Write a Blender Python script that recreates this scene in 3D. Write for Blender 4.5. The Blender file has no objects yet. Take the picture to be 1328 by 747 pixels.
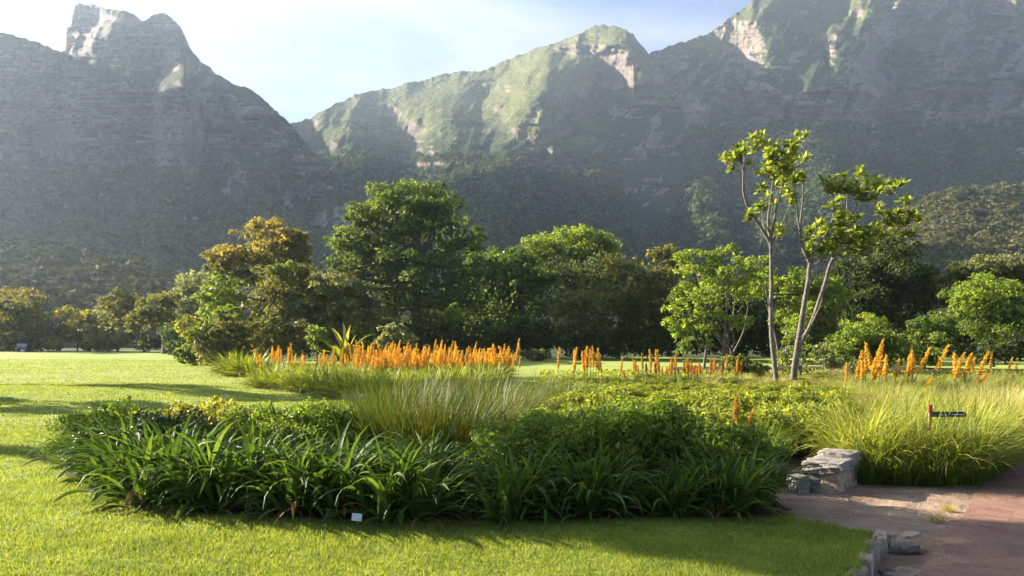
import bpy, math, random
import numpy as np

C = bpy.context.scene
COL = C.collection
F, HOR, CAMZ = 1100.0, 435.0, 1.7          # focal length and horizon row of the photograph, eye height
W, H = 1328.0, 747.0

# ------------------------------------------------------------------ camera, sky, sun, exposure
cam = bpy.data.cameras.new("camera")
cam.sensor_width = 36.0
cam.lens = F / W * 36.0
cam.shift_y = (HOR - H / 2) / W
cam.clip_start, cam.clip_end = 0.05, 9000
camo = bpy.data.objects.new("camera", cam)
COL.objects.link(camo)
camo.location = (0, 0, CAMZ)
camo.rotation_euler = (math.radians(90), 0, 0)
C.camera = camo

SUN_AZ, SUN_EL = math.radians(-63), math.radians(22)      # azimuth from straight ahead (+Y), negative = left
SUN_DIR = np.array([math.sin(SUN_AZ) * math.cos(SUN_EL), math.cos(SUN_AZ) * math.cos(SUN_EL), math.sin(SUN_EL)])

world = bpy.data.worlds.new("World")
C.world = world
world.use_nodes = True
wn, wl = world.node_tree.nodes, world.node_tree.links
wn.clear()
wo = wn.new("ShaderNodeOutputWorld")
bg = wn.new("ShaderNodeBackground")
bg.inputs["Strength"].default_value = 0.05
sky = wn.new("ShaderNodeTexSky")
sky.sky_type = 'NISHITA'
sky.sun_disc = False
sky.sun_elevation = SUN_EL
sky.sun_rotation = SUN_AZ
sky.air_density, sky.dust_density, sky.ozone_density = 0.45, 0.1, 2.5
tc = wn.new("ShaderNodeTexCoord")
mp = wn.new("ShaderNodeMapping")
mp.inputs["Rotation"].default_value = (0.0, 0.35, 0.5)
mp.inputs["Scale"].default_value = (1.0, 2.0, 6.0)
wl.new(tc.outputs["Generated"], mp.inputs["Vector"])
nz = wn.new("ShaderNodeTexNoise")
nz.inputs["Scale"].default_value = 1.6
nz.inputs["Detail"].default_value = 9
nz.inputs["Roughness"].default_value = 0.6
nz.inputs["Distortion"].default_value = 0.6
wl.new(mp.outputs[0], nz.inputs["Vector"])
cr = wn.new("ShaderNodeValToRGB")
cr.color_ramp.elements[0].position, cr.color_ramp.elements[1].position = 0.44, 0.66
cr.color_ramp.elements[0].color = (0, 0, 0, 1)
cr.color_ramp.elements[1].color = (0.75, 0.75, 0.75, 1)
wl.new(nz.outputs["Fac"], cr.inputs[0])
cmix = wn.new("ShaderNodeMixRGB")
cmix.inputs[2].default_value = (3.1, 3.25, 3.5, 1)
wl.new(cr.outputs[0], cmix.inputs[0])
wl.new(sky.outputs[0], cmix.inputs[1])
wl.new(cmix.outputs[0], bg.inputs[0])
wl.new(bg.outputs[0], wo.inputs[0])

sd = bpy.data.lights.new("sun", 'SUN')
sd.energy = 5.0
sd.angle = math.radians(0.5)
sd.color = (1.0, 0.90, 0.74)
so = bpy.data.objects.new("sun", sd)
COL.objects.link(so)
from mathutils import Vector
so.rotation_euler = Vector((-SUN_DIR[0], -SUN_DIR[1], -SUN_DIR[2])).to_track_quat('-Z', 'Y').to_euler()
so.location = (0, 0, 300)

C.view_settings.view_transform = 'Standard'
C.view_settings.look = 'None'
C.view_settings.gamma = 1.0
C.view_settings.exposure = 2.4
HAZE_DENSITY = 0.00018

cy = C.cycles
cy.max_bounces, cy.diffuse_bounces, cy.glossy_bounces = 6, 3, 2
cy.transmission_bounces, cy.volume_bounces, cy.transparent_max_bounces = 4, 1, 8
cy.caustics_reflective = cy.caustics_refractive = False

# ------------------------------------------------------------------ helpers
def rs(seed):
    return np.random.default_rng(seed)

def gp(px, py, z=0.0):
    """ground point seen at a pixel of the photograph"""
    d = (CAMZ - z) * F / (py - HOR)
    return np.array([(px - W / 2) / F * d, d, z])

def wp(px, py, d):
    """point at distance d seen at a pixel"""
    return np.array([(px - W / 2) / F * d, d, CAMZ + (HOR - py) / F * d])

_tab = rs(99).random((4, 256, 256))
def vnoise(x, y, s=0):
    x = np.asarray(x, float); y = np.asarray(y, float)
    xi, yi = np.floor(x).astype(int), np.floor(y).astype(int)
    fx, fy = x - xi, y - yi
    fx, fy = fx * fx * fx * (fx * (6 * fx - 15) + 10), fy * fy * fy * (fy * (6 * fy - 15) + 10)
    t = _tab[s % 4]
    o = (s * 57) % 256
    a = t[(xi + o) % 256, (yi + o) % 256]; b = t[(xi + 1 + o) % 256, (yi + o) % 256]
    c = t[(xi + o) % 256, (yi + 1 + o) % 256]; d = t[(xi + 1 + o) % 256, (yi + 1 + o) % 256]
    return (a * (1 - fx) + b * fx) * (1 - fy) + (c * (1 - fx) + d * fx) * fy

def fbm(x, y, oct=5, s=0, gain=0.5):
    v, a, n = 0, 1, 0
    for k in range(oct):
        v = v + a * vnoise(x * 2 ** k, y * 2 ** k, s + k); n += a; a *= gain
    return v / n

class MB:
    """collects vertices and faces for one mesh"""
    def __init__(self):
        self.v, self.f, self.n, self.m = [], [], 0, []
    def add(self, v, f, mi=0):
        v = np.asarray(v, float).reshape(-1, 3); f = np.asarray(f, int)
        self.v.append(v); self.f.append(f + self.n); self.n += len(v)
        self.m.append(np.full(len(f), mi))
        return self
    def mesh(self, name, mats, smooth=False):
        me = bpy.data.meshes.new(name)
        v = np.concatenate(self.v)
        sizes = np.concatenate([np.full(len(f), f.shape[1]) for f in self.f])
        loops = np.concatenate([f.ravel() for f in self.f])
        me.vertices.add(len(v)); me.vertices.foreach_set("co", v.ravel().astype(np.float32))
        me.loops.add(len(loops)); me.loops.foreach_set("vertex_index", loops.astype(np.int32))
        me.polygons.add(len(sizes))
        st = np.concatenate([[0], np.cumsum(sizes)[:-1]])
        me.polygons.foreach_set("loop_start", st.astype(np.int32))
        me.polygons.foreach_set("loop_total", sizes.astype(np.int32))
        for m in (mats if isinstance(mats, (list, tuple)) else [mats]):
            me.materials.append(m)
        me.polygons.foreach_set("material_index", np.concatenate(self.m).astype(np.int32))
        me.polygons.foreach_set("use_smooth", np.full(len(sizes), smooth))
        me.update(calc_edges=True); me.validate()
        return me

def obj(name, me, parent=None, loc=(0, 0, 0), rz=0.0, sc=1.0):
    o = bpy.data.objects.new(name, me)
    COL.objects.link(o)
    if parent is not None: o.parent = parent
    o.location = loc; o.rotation_euler = (0, 0, rz)
    o.scale = (sc, sc, sc) if np.isscalar(sc) else sc
    return o

def tag(o, label, cat, group=None):
    o['label'] = label; o['category'] = cat
    if group: o['group'] = group
    return o

def thing(name, label, cat, loc=(0, 0, 0), rz=0.0, group=None, sc=1.0):
    return tag(obj(name, None, None, loc, rz, sc), label, cat, group)

def kind(o, k):
    o['kind'] = k
    return o

def tube(mb, pts, rad, sides=7, mi=0):
    pts = np.asarray(pts, float); n = len(pts)
    rad = np.broadcast_to(np.asarray(rad, float), (n,))
    t = np.gradient(pts, axis=0); t /= np.linalg.norm(t, axis=1)[:, None] + 1e-9
    ref = np.array([0.31, 0.95, 0.05]) if abs(t[:, 2]).mean() > 0.5 else np.array([0, 0, 1.0])
    a = np.cross(t, ref); a /= np.linalg.norm(a, axis=1)[:, None] + 1e-9
    b = np.cross(t, a)
    ang = np.linspace(0, 2 * math.pi, sides, endpoint=False)
    v = pts[:, None, :] + rad[:, None, None] * (np.cos(ang)[None, :, None] * a[:, None, :] + np.sin(ang)[None, :, None] * b[:, None, :])
    i = np.arange(n - 1)[:, None] * sides; j = np.arange(sides)[None, :]; k = (j + 1) % sides
    f = np.stack([i + j, i + k, i + sides + k, i + sides + j], -1).reshape(-1, 4)
    mb.add(v.reshape(-1, 3), f, mi)

def curve(pts, n=10):
    """Catmull-Rom through points"""
    p = np.asarray(pts, float)
    p = np.vstack([2 * p[0] - p[1], p, 2 * p[-1] - p[-2]])
    out = []
    for i in range(1, len(p) - 2):
        for t in np.linspace(0, 1, n, endpoint=False):
            out.append(0.5 * ((2 * p[i]) + (-p[i - 1] + p[i + 1]) * t + (2 * p[i - 1] - 5 * p[i] + 4 * p[i + 1] - p[i + 2]) * t ** 2 + (-p[i - 1] + 3 * p[i] - 3 * p[i + 1] + p[i + 2]) * t ** 3))
    out.append(p[-2])
    return np.array(out)

def norm(a):
    return a / (np.linalg.norm(a, axis=-1, keepdims=True) + 1e-9)

def leaves(mb, rng, c, n, l, w, mi=0, curl=0.25):
    """one diamond leaf per centre c with normal n"""
    N = len(c)
    t = norm(np.cross(n, rng.normal(size=(N, 3))))
    b = np.cross(n, t)
    l = (l * rng.uniform(0.6, 1.35, N))[:, None]; w = (w * rng.uniform(0.7, 1.25, N))[:, None]
    v = np.stack([c - t * l * .5, c + b * w * .5 - n * l * curl * .1, c + t * l * .5 - n * l * curl, c - b * w * .5 - n * l * curl * .1], 1)
    mb.add(v.reshape(-1, 3), np.arange(N * 4).reshape(N, 4), mi)

def strap(mb, rng, n, R, L, th, droop, w, K=7, spread=None, mi=0, base=None, az=None, pw=1.5, fold=False):
    """n arching strap leaves growing from a disc of radius R"""
    if az is None: az = rng.uniform(0, 2 * math.pi, n)
    r = R * np.sqrt(rng.uniform(0, 1, n))
    a2 = az + rng.normal(0, 0.6, n)
    bx, by = r * np.cos(a2), r * np.sin(a2)
    b0 = np.stack([bx, by, np.zeros(n)], 1)
    if base is not None: b0 = b0 + base
    Ls = rng.uniform(L[0], L[1], n); t0 = rng.uniform(th[0], th[1], n); dr = rng.uniform(droop[0], droop[1], n)
    ws = rng.uniform(w[0], w[1], n); tw = rng.uniform(-0.7, 0.7, n)
    s = np.linspace(0, 1, K + 1)
    ang = t0[:, None] - dr[:, None] * s[None, :] ** pw
    ds = Ls[:, None] / K
    h = np.concatenate([np.zeros((n, 1)), np.cumsum(np.cos(ang[:, :-1]) * ds, 1)], 1)
    z = np.concatenate([np.zeros((n, 1)), np.cumsum(np.sin(ang[:, :-1]) * ds, 1)], 1)
    z = np.maximum(z, 0.015 + 0 * z) if base is None else z
    sway = (rng.normal(0, 0.12, n))[:, None] * s[None, :] ** 2 * Ls[:, None]
    ca, sa = np.cos(az)[:, None], np.sin(az)[:, None]
    ctr = np.stack([b0[:, 0:1] + h * ca - sway * sa, b0[:, 1:2] + h * sa + sway * ca, b0[:, 2:3] + z], -1)
    prof = np.clip(np.minimum(0.55 + 2.2 * s, 1.0) * (1 - s ** 3.2), 0.03, 1)
    tw = tw[:, None] * (0.3 + s[None, :])
    side = np.stack([-sa * np.cos(tw), ca * np.cos(tw), np.sin(tw)], -1) * (ws[:, None] * prof[None, :] * .5)[..., None]
    if fold:
        dip = np.stack([0 * prof[None, :] * ws[:, None]] * 2 + [-(ws[:, None] * prof[None, :]) * .22], -1)
        v = np.stack([ctr - side, ctr + dip, ctr + side], 2).reshape(-1, 3)
        i = (np.arange(n)[:, None] * (K + 1) + np.arange(K)[None, :]).ravel() * 3
        f = np.concatenate([np.stack([i, i + 1, i + 4, i + 3], -1), np.stack([i + 1, i + 2, i + 5, i + 4], -1)])
    else:
        v = np.stack([ctr - side, ctr + side], 2).reshape(-1, 3)
        i = (np.arange(n)[:, None] * (K + 1) + np.arange(K)[None, :]).ravel() * 2
        f = np.stack([i, i + 1, i + 3, i + 2], -1)
    mb.add(v, f, mi)

def grid(mb, V, mi=0, flip=False):
    r, c = V.shape[:2]
    i = np.arange(r - 1)[:, None] * c + np.arange(c - 1)[None, :]
    q = [i, i + 1, i + c + 1, i + c]
    if flip: q = q[::-1]
    mb.add(V.reshape(-1, 3), np.stack(q, -1).reshape(-1, 4), mi)

# ------------------------------------------------------------------ materials
def newmat(name):
    m = bpy.data.materials.new(name); m.use_nodes = True
    nt = m.node_tree; nt.nodes.clear()
    return m, nt.nodes, nt.links, nt.nodes.new("ShaderNodeOutputMaterial")

def nnoise(n, l, scale, detail=4, rough=0.55, vec=None, coord="Position"):
    t = n.new("ShaderNodeTexNoise")
    t.inputs["Scale"].default_value = scale; t.inputs["Detail"].default_value = detail; t.inputs["Roughness"].default_value = rough
    if vec is None:
        if coord == "Position": vec = n.new("ShaderNodeNewGeometry").outputs["Position"]
        else: vec = n.new("ShaderNodeTexCoord").outputs["Object"]
    l.new(vec, t.inputs["Vector"])
    return t.outputs["Fac"]

def ramp(n, l, fac, stops):
    r = n.new("ShaderNodeValToRGB")
    e = r.color_ramp.elements
    while len(e) < len(stops): e.new(0.5)
    for el, (p, c) in zip(e, stops):
        el.position = p; el.color = (*c, 1) if len(c) == 3 else c
    l.new(fac, r.inputs[0])
    return r.outputs[0]

def mixc(n, l, fac, a, b, mode='MIX'):
    m = n.new("ShaderNodeMixRGB"); m.blend_type = mode
    for k, x in enumerate((fac, a, b)):
        if hasattr(x, "links"): l.new(x, m.inputs[k])
        elif k == 0: m.inputs[0].default_value = x
        else: m.inputs[k].default_value = (*x, 1)
    return m.outputs[0]

def nmath(n, l, op, a, b=0.0, clamp=False):
    m = n.new("ShaderNodeMath"); m.operation = op; m.use_clamp = clamp
    for k, x in enumerate((a, b)):
        if hasattr(x, "links"): l.new(x, m.inputs[k])
        else: m.inputs[k].default_value = x
    return m.outputs[0]

def leaf_mat(name, c1, c2, c3=None, trans=0.4, rough=0.5, spec=0.3, patch=0.6, tint=(1.5, 1.45, 0.7), pamp=((0.72, 0.76, 0.78), (1.28, 1.22, 1.05))):
    m, n, l, out = newmat(name)
    g = n.new("ShaderNodeNewGeometry")
    stops = [(0.0, c1), (0.75, c2)] if c3 is None else [(0.0, c1), (0.55, c2), (0.93, c3)]
    col = ramp(n, l, g.outputs["Random Per Island"], stops)
    no = nnoise(n, l, patch, 3, vec=g.outputs["Position"])
    var = ramp(n, l, no, [(0.3, pamp[0]), (0.7, pamp[1])])
    col = mixc(n, l, 1.0, col, var, 'MULTIPLY')
    p = n.new("ShaderNodeBsdfPrincipled")
    p.inputs["Roughness"].default_value = rough; p.inputs["Specular IOR Level"].default_value = spec
    l.new(col, p.inputs["Base Color"])
    t = n.new("ShaderNodeBsdfTranslucent")
    tcol = mixc(n, l, 1.0, col, tint, 'MULTIPLY')
    l.new(tcol, t.inputs[0])
    mx = n.new("ShaderNodeMixShader"); mx.inputs[0].default_value = trans
    l.new(p.outputs[0], mx.inputs[1]); l.new(t.outputs[0], mx.inputs[2]); l.new(mx.outputs[0], out.inputs[0])
    return m

def solid_mat(name, stops, scale=6.0, rough=0.8, spec=0.3, bump=0.0, bscale=30.0, coord="Position", detail=6):
    m, n, l, out = newmat(name)
    no = nnoise(n, l, scale, detail, coord=coord)
    p = n.new("ShaderNodeBsdfPrincipled")
    l.new(ramp(n, l, no, stops), p.inputs["Base Color"])
    p.inputs["Roughness"].default_value = rough; p.inputs["Specular IOR Level"].default_value = spec
    if bump:
        b = n.new("ShaderNodeBump"); b.inputs["Strength"].default_value = 1.0; b.inputs["Distance"].default_value = bump
        l.new(nnoise(n, l, bscale, 6, coord=coord), b.inputs["Height"]); l.new(b.outputs[0], p.inputs["Normal"])
    l.new(p.outputs[0], out.inputs[0])
    return m

def mountain_mat(name, veg, grass, rock, stain, lo, hi, zgrass):
    """rock where the ground is steep, scrub elsewhere, grass on the high shoulders"""
    m, n, l, out = newmat(name)
    g = n.new("ShaderNodeNewGeometry")
    pos = g.outputs["Position"]
    sx = n.new("ShaderNodeSeparateXYZ"); l.new(g.outputs["Normal"], sx.inputs[0])
    sp = n.new("ShaderNodeSeparateXYZ"); l.new(pos, sp.inputs[0])
    st = n.new("ShaderNodeMapping"); st.inputs["Scale"].default_value = (1, 1, 4.5); l.new(pos, st.inputs["Vector"])
    band = nnoise(n, l, 0.012, 8, 0.65, st.outputs[0])
    vert = n.new("ShaderNodeMapping"); vert.inputs["Scale"].default_value = (1, 1, 0.35); l.new(pos, vert.inputs["Vector"])
    streak = nnoise(n, l, 0.035, 6, 0.6, vert.outputs[0])
    pat = nnoise(n, l, 0.018, 7, 0.65, pos)
    fine = nnoise(n, l, 0.11, 5, 0.65, pos)
    slope = nmath(n, l, 'ADD', sx.outputs[2], nmath(n, l, 'MULTIPLY', nmath(n, l, 'SUBTRACT', pat, 0.5), 1.1))
    slope = nmath(n, l, 'ADD', slope, nmath(n, l, 'MULTIPLY', nmath(n, l, 'SUBTRACT', fine, 0.5), 0.7))
    isveg = ramp(n, l, slope, [(lo, (0, 0, 0)), (hi, (1, 1, 1))])
    rk = ramp(n, l, band, [(0.30, tuple(x * .45 for x in rock)), (0.46, tuple(x * .8 for x in rock)), (0.56, rock), (0.70, tuple(min(1, x * 1.35) for x in rock))])
    rk = mixc(n, l, ramp(n, l, streak, [(0.48, (0, 0, 0)), (0.66, (.75, .75, .75))]), rk, stain)
    rk = mixc(n, l, 1.0, rk, ramp(n, l, fine, [(0.3, (.6, .6, .62)), (0.65, (1.25, 1.22, 1.2))]), 'MULTIPLY')
    gz = nmath(n, l, 'ADD', nmath(n, l, 'DIVIDE', sp.outputs[2], zgrass), nmath(n, l, 'MULTIPLY', nmath(n, l, 'SUBTRACT', pat, 0.5), 1.3))
    vg = mixc(n, l, ramp(n, l, gz, [(0.75, (0, 0, 0)), (1.15, (1, 1, 1))]), veg, grass)
    vg = mixc(n, l, 1.0, vg, ramp(n, l, fine, [(0.28, (.45, .5, .5)), (0.5, (.95, .95, .9)), (0.72, (1.6, 1.5, 1.3))]), 'MULTIPLY')
    col = mixc(n, l, isveg, rk, vg)
    p = n.new("ShaderNodeBsdfPrincipled")
    p.inputs["Roughness"].default_value = 0.95; p.inputs["Specular IOR Level"].default_value = 0.1
    l.new(col, p.inputs["Base Color"])
    b = n.new("ShaderNodeBump"); b.inputs["Strength"].default_value = 0.9; b.inputs["Distance"].default_value = 12.0
    hh = nmath(n, l, 'ADD', fine, nmath(n, l, 'MULTIPLY', streak, 0.7))
    l.new(hh, b.inputs["Height"]); l.new(b.outputs[0], p.inputs["Normal"])
    l.new(p.outputs[0], out.inputs[0])
    return m

M = {}
M['bark_pale'] = solid_mat('bark_pale', [(0.3, (.09, .075, .06)), (0.5, (.17, .145, .115)), (0.7, (.25, .22, .18))], 9, .85, .2, .012, 40)
M['bark_dark'] = solid_mat('bark_dark', [(0.3, (.05, .04, .03)), (0.7, (.13, .105, .08))], 6, .9, .2, .02, 25)

# ------------------------------------------------------------------ setting: ground, lawn, path
def xedge(d):
    """right border of the lawn / left border of the bed soil at distance d"""
    return np.interp(d, [0, 2, 4, 6, 6.9, 7.2, 7.36, 7.6, 7.9, 8.6, 9.9, 10.25, 10.4, 12, 14.2, 40, 130],
                        [1.0, 1.45, 1.93, 2.43, 2.9, 3.12, 3.10, 2.8, 2.62, 2.6, 2.9, 3.4, 5.35, 6.75, 8.5, 27, 70])
def pedge(d):
    return np.interp(d, [0, 5, 6.33, 7.74, 9.63, 11.3, 14.6, 40], [-.8, 2.15, 3.03, 4.02, 5.26, 6.4, 8.8, 27])

m, n, l, out = newmat('lawn')
pos = n.new("ShaderNodeNewGeometry").outputs["Position"]
sc_ = n.new("ShaderNodeMapping"); sc_.inputs["Scale"].default_value = (0.6, 1, 1); l.new(pos, sc_.inputs["Vector"])
big = nnoise(n, l, 0.35, 5, .6, sc_.outputs[0]); mid = nnoise(n, l, 3.0, 6, .7, pos); fin = nnoise(n, l, 45, 3, .7, pos)
c_ = ramp(n, l, big, [(0.3, (.105, .15, .018)), (0.5, (.155, .195, .026)), (0.72, (.23, .24, .05))])
c_ = mixc(n, l, 1.0, c_, ramp(n, l, mid, [(0.3, (.7, .78, .7)), (0.7, (1.25, 1.2, 1.1))]), 'MULTIPLY')
c_ = mixc(n, l, 1.0, c_, ramp(n, l, fin, [(0.3, (.55, .6, .5)), (0.68, (1.4, 1.35, 1.2))]), 'MULTIPLY')
p = n.new("ShaderNodeBsdfPrincipled"); p.inputs["Roughness"].default_value = .8; p.inputs["Specular IOR Level"].default_value = .15
p.inputs["Sheen Weight"].default_value = 0.3; p.inputs["Sheen Tint"].default_value = (.8, .9, .3, 1)
l.new(c_, p.inputs["Base Color"])
b = n.new("ShaderNodeBump"); b.inputs["Distance"].default_value = .02; l.new(nmath(n, l, 'ADD', fin, mid), b.inputs["Height"]); l.new(b.outputs[0], p.inputs["Normal"])
l.new(p.outputs[0], out.inputs[0]); M['lawn'] = m

M['soil'] = solid_mat('soil', [(0.3, (.045, .032, .02)), (0.7, (.11, .08, .05))], 5, .95, .1, .03, 18)
M['ground'] = solid_mat('ground', [(0.3, (.03, .045, .015)), (0.7, (.07, .08, .03))], .05, .95, .1)
M['earth'] = solid_mat('earth', [(0.25, (.17, .11, .075)), (0.5, (.29, .20, .14)), (0.72, (.40, .295, .21))], 2.2, .95, .1, .025, 14)
m, n, l, out = newmat('brick_paving')
pos = n.new("ShaderNodeNewGeometry").outputs["Position"]
mp_ = n.new("ShaderNodeMapping"); mp_.inputs["Rotation"].default_value = (0, 0, math.radians(35)); l.new(pos, mp_.inputs["Vector"])
bt = n.new("ShaderNodeTexBrick"); l.new(mp_.outputs[0], bt.inputs["Vector"])
bt.inputs["Scale"].default_value = 1.0; bt.inputs["Brick Width"].default_value = .22; bt.inputs["Row Height"].default_value = .11; bt.inputs["Mortar Size"].default_value = .004
bt.inputs["Color1"].default_value = (.20, .098, .072, 1); bt.inputs["Color2"].default_value = (.29, .150, .112, 1); bt.inputs["Mortar"].default_value = (.16, .11, .09, 1)
g1 = nnoise(n, l, 1.3, 7, .65, pos); g2 = nnoise(n, l, 30, 4, .6, pos)
c_ = mixc(n, l, ramp(n, l, g1, [(.42, (0, 0, 0)), (.62, (.85, .85, .85))]), bt.outputs["Color"], (.28, .17, .115))
g3 = nnoise(n, l, .8, 8, .7, mp_.outputs[0])
c_ = mixc(n, l, ramp(n, l, g3, [(.52, (0, 0, 0)), (.66, (.7, .7, .7))]), c_, (.17, .115, .09))
c_ = mixc(n, l, 1.0, c_, ramp(n, l, g2, [(.3, (.75, .75, .75)), (.7, (1.2, 1.2, 1.2))]), 'MULTIPLY')
p = n.new("ShaderNodeBsdfPrincipled"); p.inputs["Roughness"].default_value = .85; p.inputs["Specular IOR Level"].default_value = .2
l.new(c_, p.inputs["Base Color"])
b = n.new("ShaderNodeBump"); b.inputs["Distance"].default_value = .006
l.new(nmath(n, l, 'ADD', nmath(n, l, 'MULTIPLY', bt.outputs["Fac"], -1.0), g2), b.inputs["Height"]); l.new(b.outputs[0], p.inputs["Normal"])
l.new(p.outputs[0], out.inputs[0]); M['paving'] = m

mb = MB()
gx, gy = np.meshgrid(np.linspace(-2450, 2450, 60), np.linspace(-60, 2150, 60))
grid(mb, np.stack([gx, gy, np.full_like(gx, -0.5)], -1))
kind(obj('ground', mb.mesh('ground', M['ground'])), 'structure')

def lawn_z(x, y):
    a = np.clip((np.hypot(x, y) - 4) / 14, 0, 1)
    return (fbm(x * .16 + 7, y * .16, 3, 1) - .5) * .22 * a + (fbm(x * .9, y * .9, 3, 2) - .5) * .035

dd = np.concatenate([np.linspace(1.5, 12, 140), np.geomspace(12.1, 125, 90)])
ss = np.linspace(0, 1, 150)
xl = -np.maximum(8, dd * .85 + 4)
X = xl[:, None] + (xedge(dd) - xl)[:, None] * ss[None, :]
Y = np.repeat(dd[:, None], 150, 1)
Yl = np.minimum(Y, np.interp(W / 2 + F * X / Y, [200, 300, 560, 640], [93, 62, 62, 67]))
X = X * Yl / Y; Y = Yl
V = np.stack([X, Y, lawn_z(X, Y)], -1)
mb = MB(); grid(mb, V)
e = V[:, -1, :]; e2 = e.copy(); e2[:, 2] = -.5
grid(mb, np.stack([e, e2], 1), 1)
kind(obj('lawn', mb.mesh('lawn', [M['lawn'], M['soil']], True)), 'structure')

# bare earth with the gutter beside the lawn border
de, se = np.linspace(2, 11.2, 120), np.linspace(0, 1, 60)
a0, a1 = xedge(de) - .25, np.maximum(pedge(de) + .4, xedge(de) + .3)
X = a0[:, None] + (a1 - a0)[:, None] * se[None, :]; Y = np.repeat(de[:, None], 60, 1)
gut = np.clip((7.5 - Y) / .7, 0, 1)
u_ = np.clip((X - xedge(Y)) / np.maximum(pedge(Y) - xedge(Y), .1), 0, 1)
Z = -.115 - .13 * gut * np.sin(np.clip(u_, 0, 1) * math.pi) ** .6 + (fbm(X * 2.5, Y * 2.5, 4, 3) - .5) * .05
mb = MB(); grid(mb, np.stack([X, Y, Z], -1))
kind(obj('earth', mb.mesh('earth', M['earth'], True)), 'structure')

dp = np.linspace(2, 40, 260); sp_ = np.linspace(0, 1, 24)
jit = (fbm(dp * 2.2, dp * 0, 3, 2) - .5) * .14
a0 = pedge(dp) + jit * np.clip((12 - dp) / 6, 0, 1)
X = a0[:, None] + 3.6 * sp_[None, :] * 1.3; Y = np.repeat(dp[:, None], 24, 1)
Z = -.095 + (fbm(X * 1.2, Y * 1.2, 3, 1) - .5) * .03
V = np.stack([X, Y, Z], -1); mb = MB(); grid(mb, V)
e = V[:, 0, :]; e2 = e.copy(); e2[:, 2] -= .3; e2[:, 0] += .02
grid(mb, np.stack([e2, e], 1))
kind(obj('path', mb.mesh('path', M['paving'], True)), 'structure')

def soil_sheet(poly, z=.012, nm='bed_soil'):
    """bed soil polygon laid on the lawn"""
    import bmesh
    bm = bmesh.new()
    vs = [bm.verts.new((x, y, 0)) for x, y in poly]
    f = bm.faces.new(vs)
    bmesh.ops.triangulate(bm, faces=[f])
    for _ in range(4): bmesh.ops.subdivide_edges(bm, edges=[e for e in bm.edges if e.calc_length() > .6], cuts=1, use_grid_fill=True)
    for v in bm.verts: v.co.z = float(lawn_z(np.array([v.co.x]), np.array([v.co.y]))[0]) + z
    bmesh.ops.triangulate(bm, faces=bm.faces[:])
    me = bpy.data.meshes.new(nm); bm.to_mesh(me); bm.free(); me.materials.append(M['soil'])
    return kind(obj(nm, me), 'structure')

def P(*pp): return [tuple(gp(x, y)[:2]) for x, y in pp]
front = P((75, 612), (135, 640), (235, 664), (330, 674), (430, 678), (580, 676), (700, 678), (860, 674), (1000, 672), (1030, 664))
soil_sheet(front + [(2.6, 8.6), (2.85, 9.9), (3.4, 10.25), (5.3, 10.42), (6.7, 12), (8.4, 14.1), (18, 27), (22, 46), (9, 46), (5.5, 36), (2, 33), (-.2, 27), (-.9, 20), (-2.2, 15.5), (-3.5, 12.8), (-5.2, 11.6)])
soil_sheet(P((325, 502), (400, 510), (470, 519), (560, 515), (650, 500), (660, 480), (330, 478)), .02)

# ------------------------------------------------------------------ mountains
M['mt_left'] = mountain_mat('mt_left', (.038, .056, .027), (.10, .105, .05), (.32, .285, .26), (.22, .165, .13), .50, .62, 420)
M['mt_mid'] = mountain_mat('mt_mid', (.036, .060, .024), (.14, .15, .055), (.25, .208, .172), (.20, .13, .088), .42, .54, 330)
M['mt_right'] = mountain_mat('mt_right', (.035, .057, .026), (.13, .14, .055), (.31, .26, .222), (.26, .17, .12), .50, .62, 560)
M['hill'] = solid_mat('hill', [(0.3, (.035, .045, .018)), (0.7, (.075, .08, .03))], .06, .95, .1)

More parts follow.
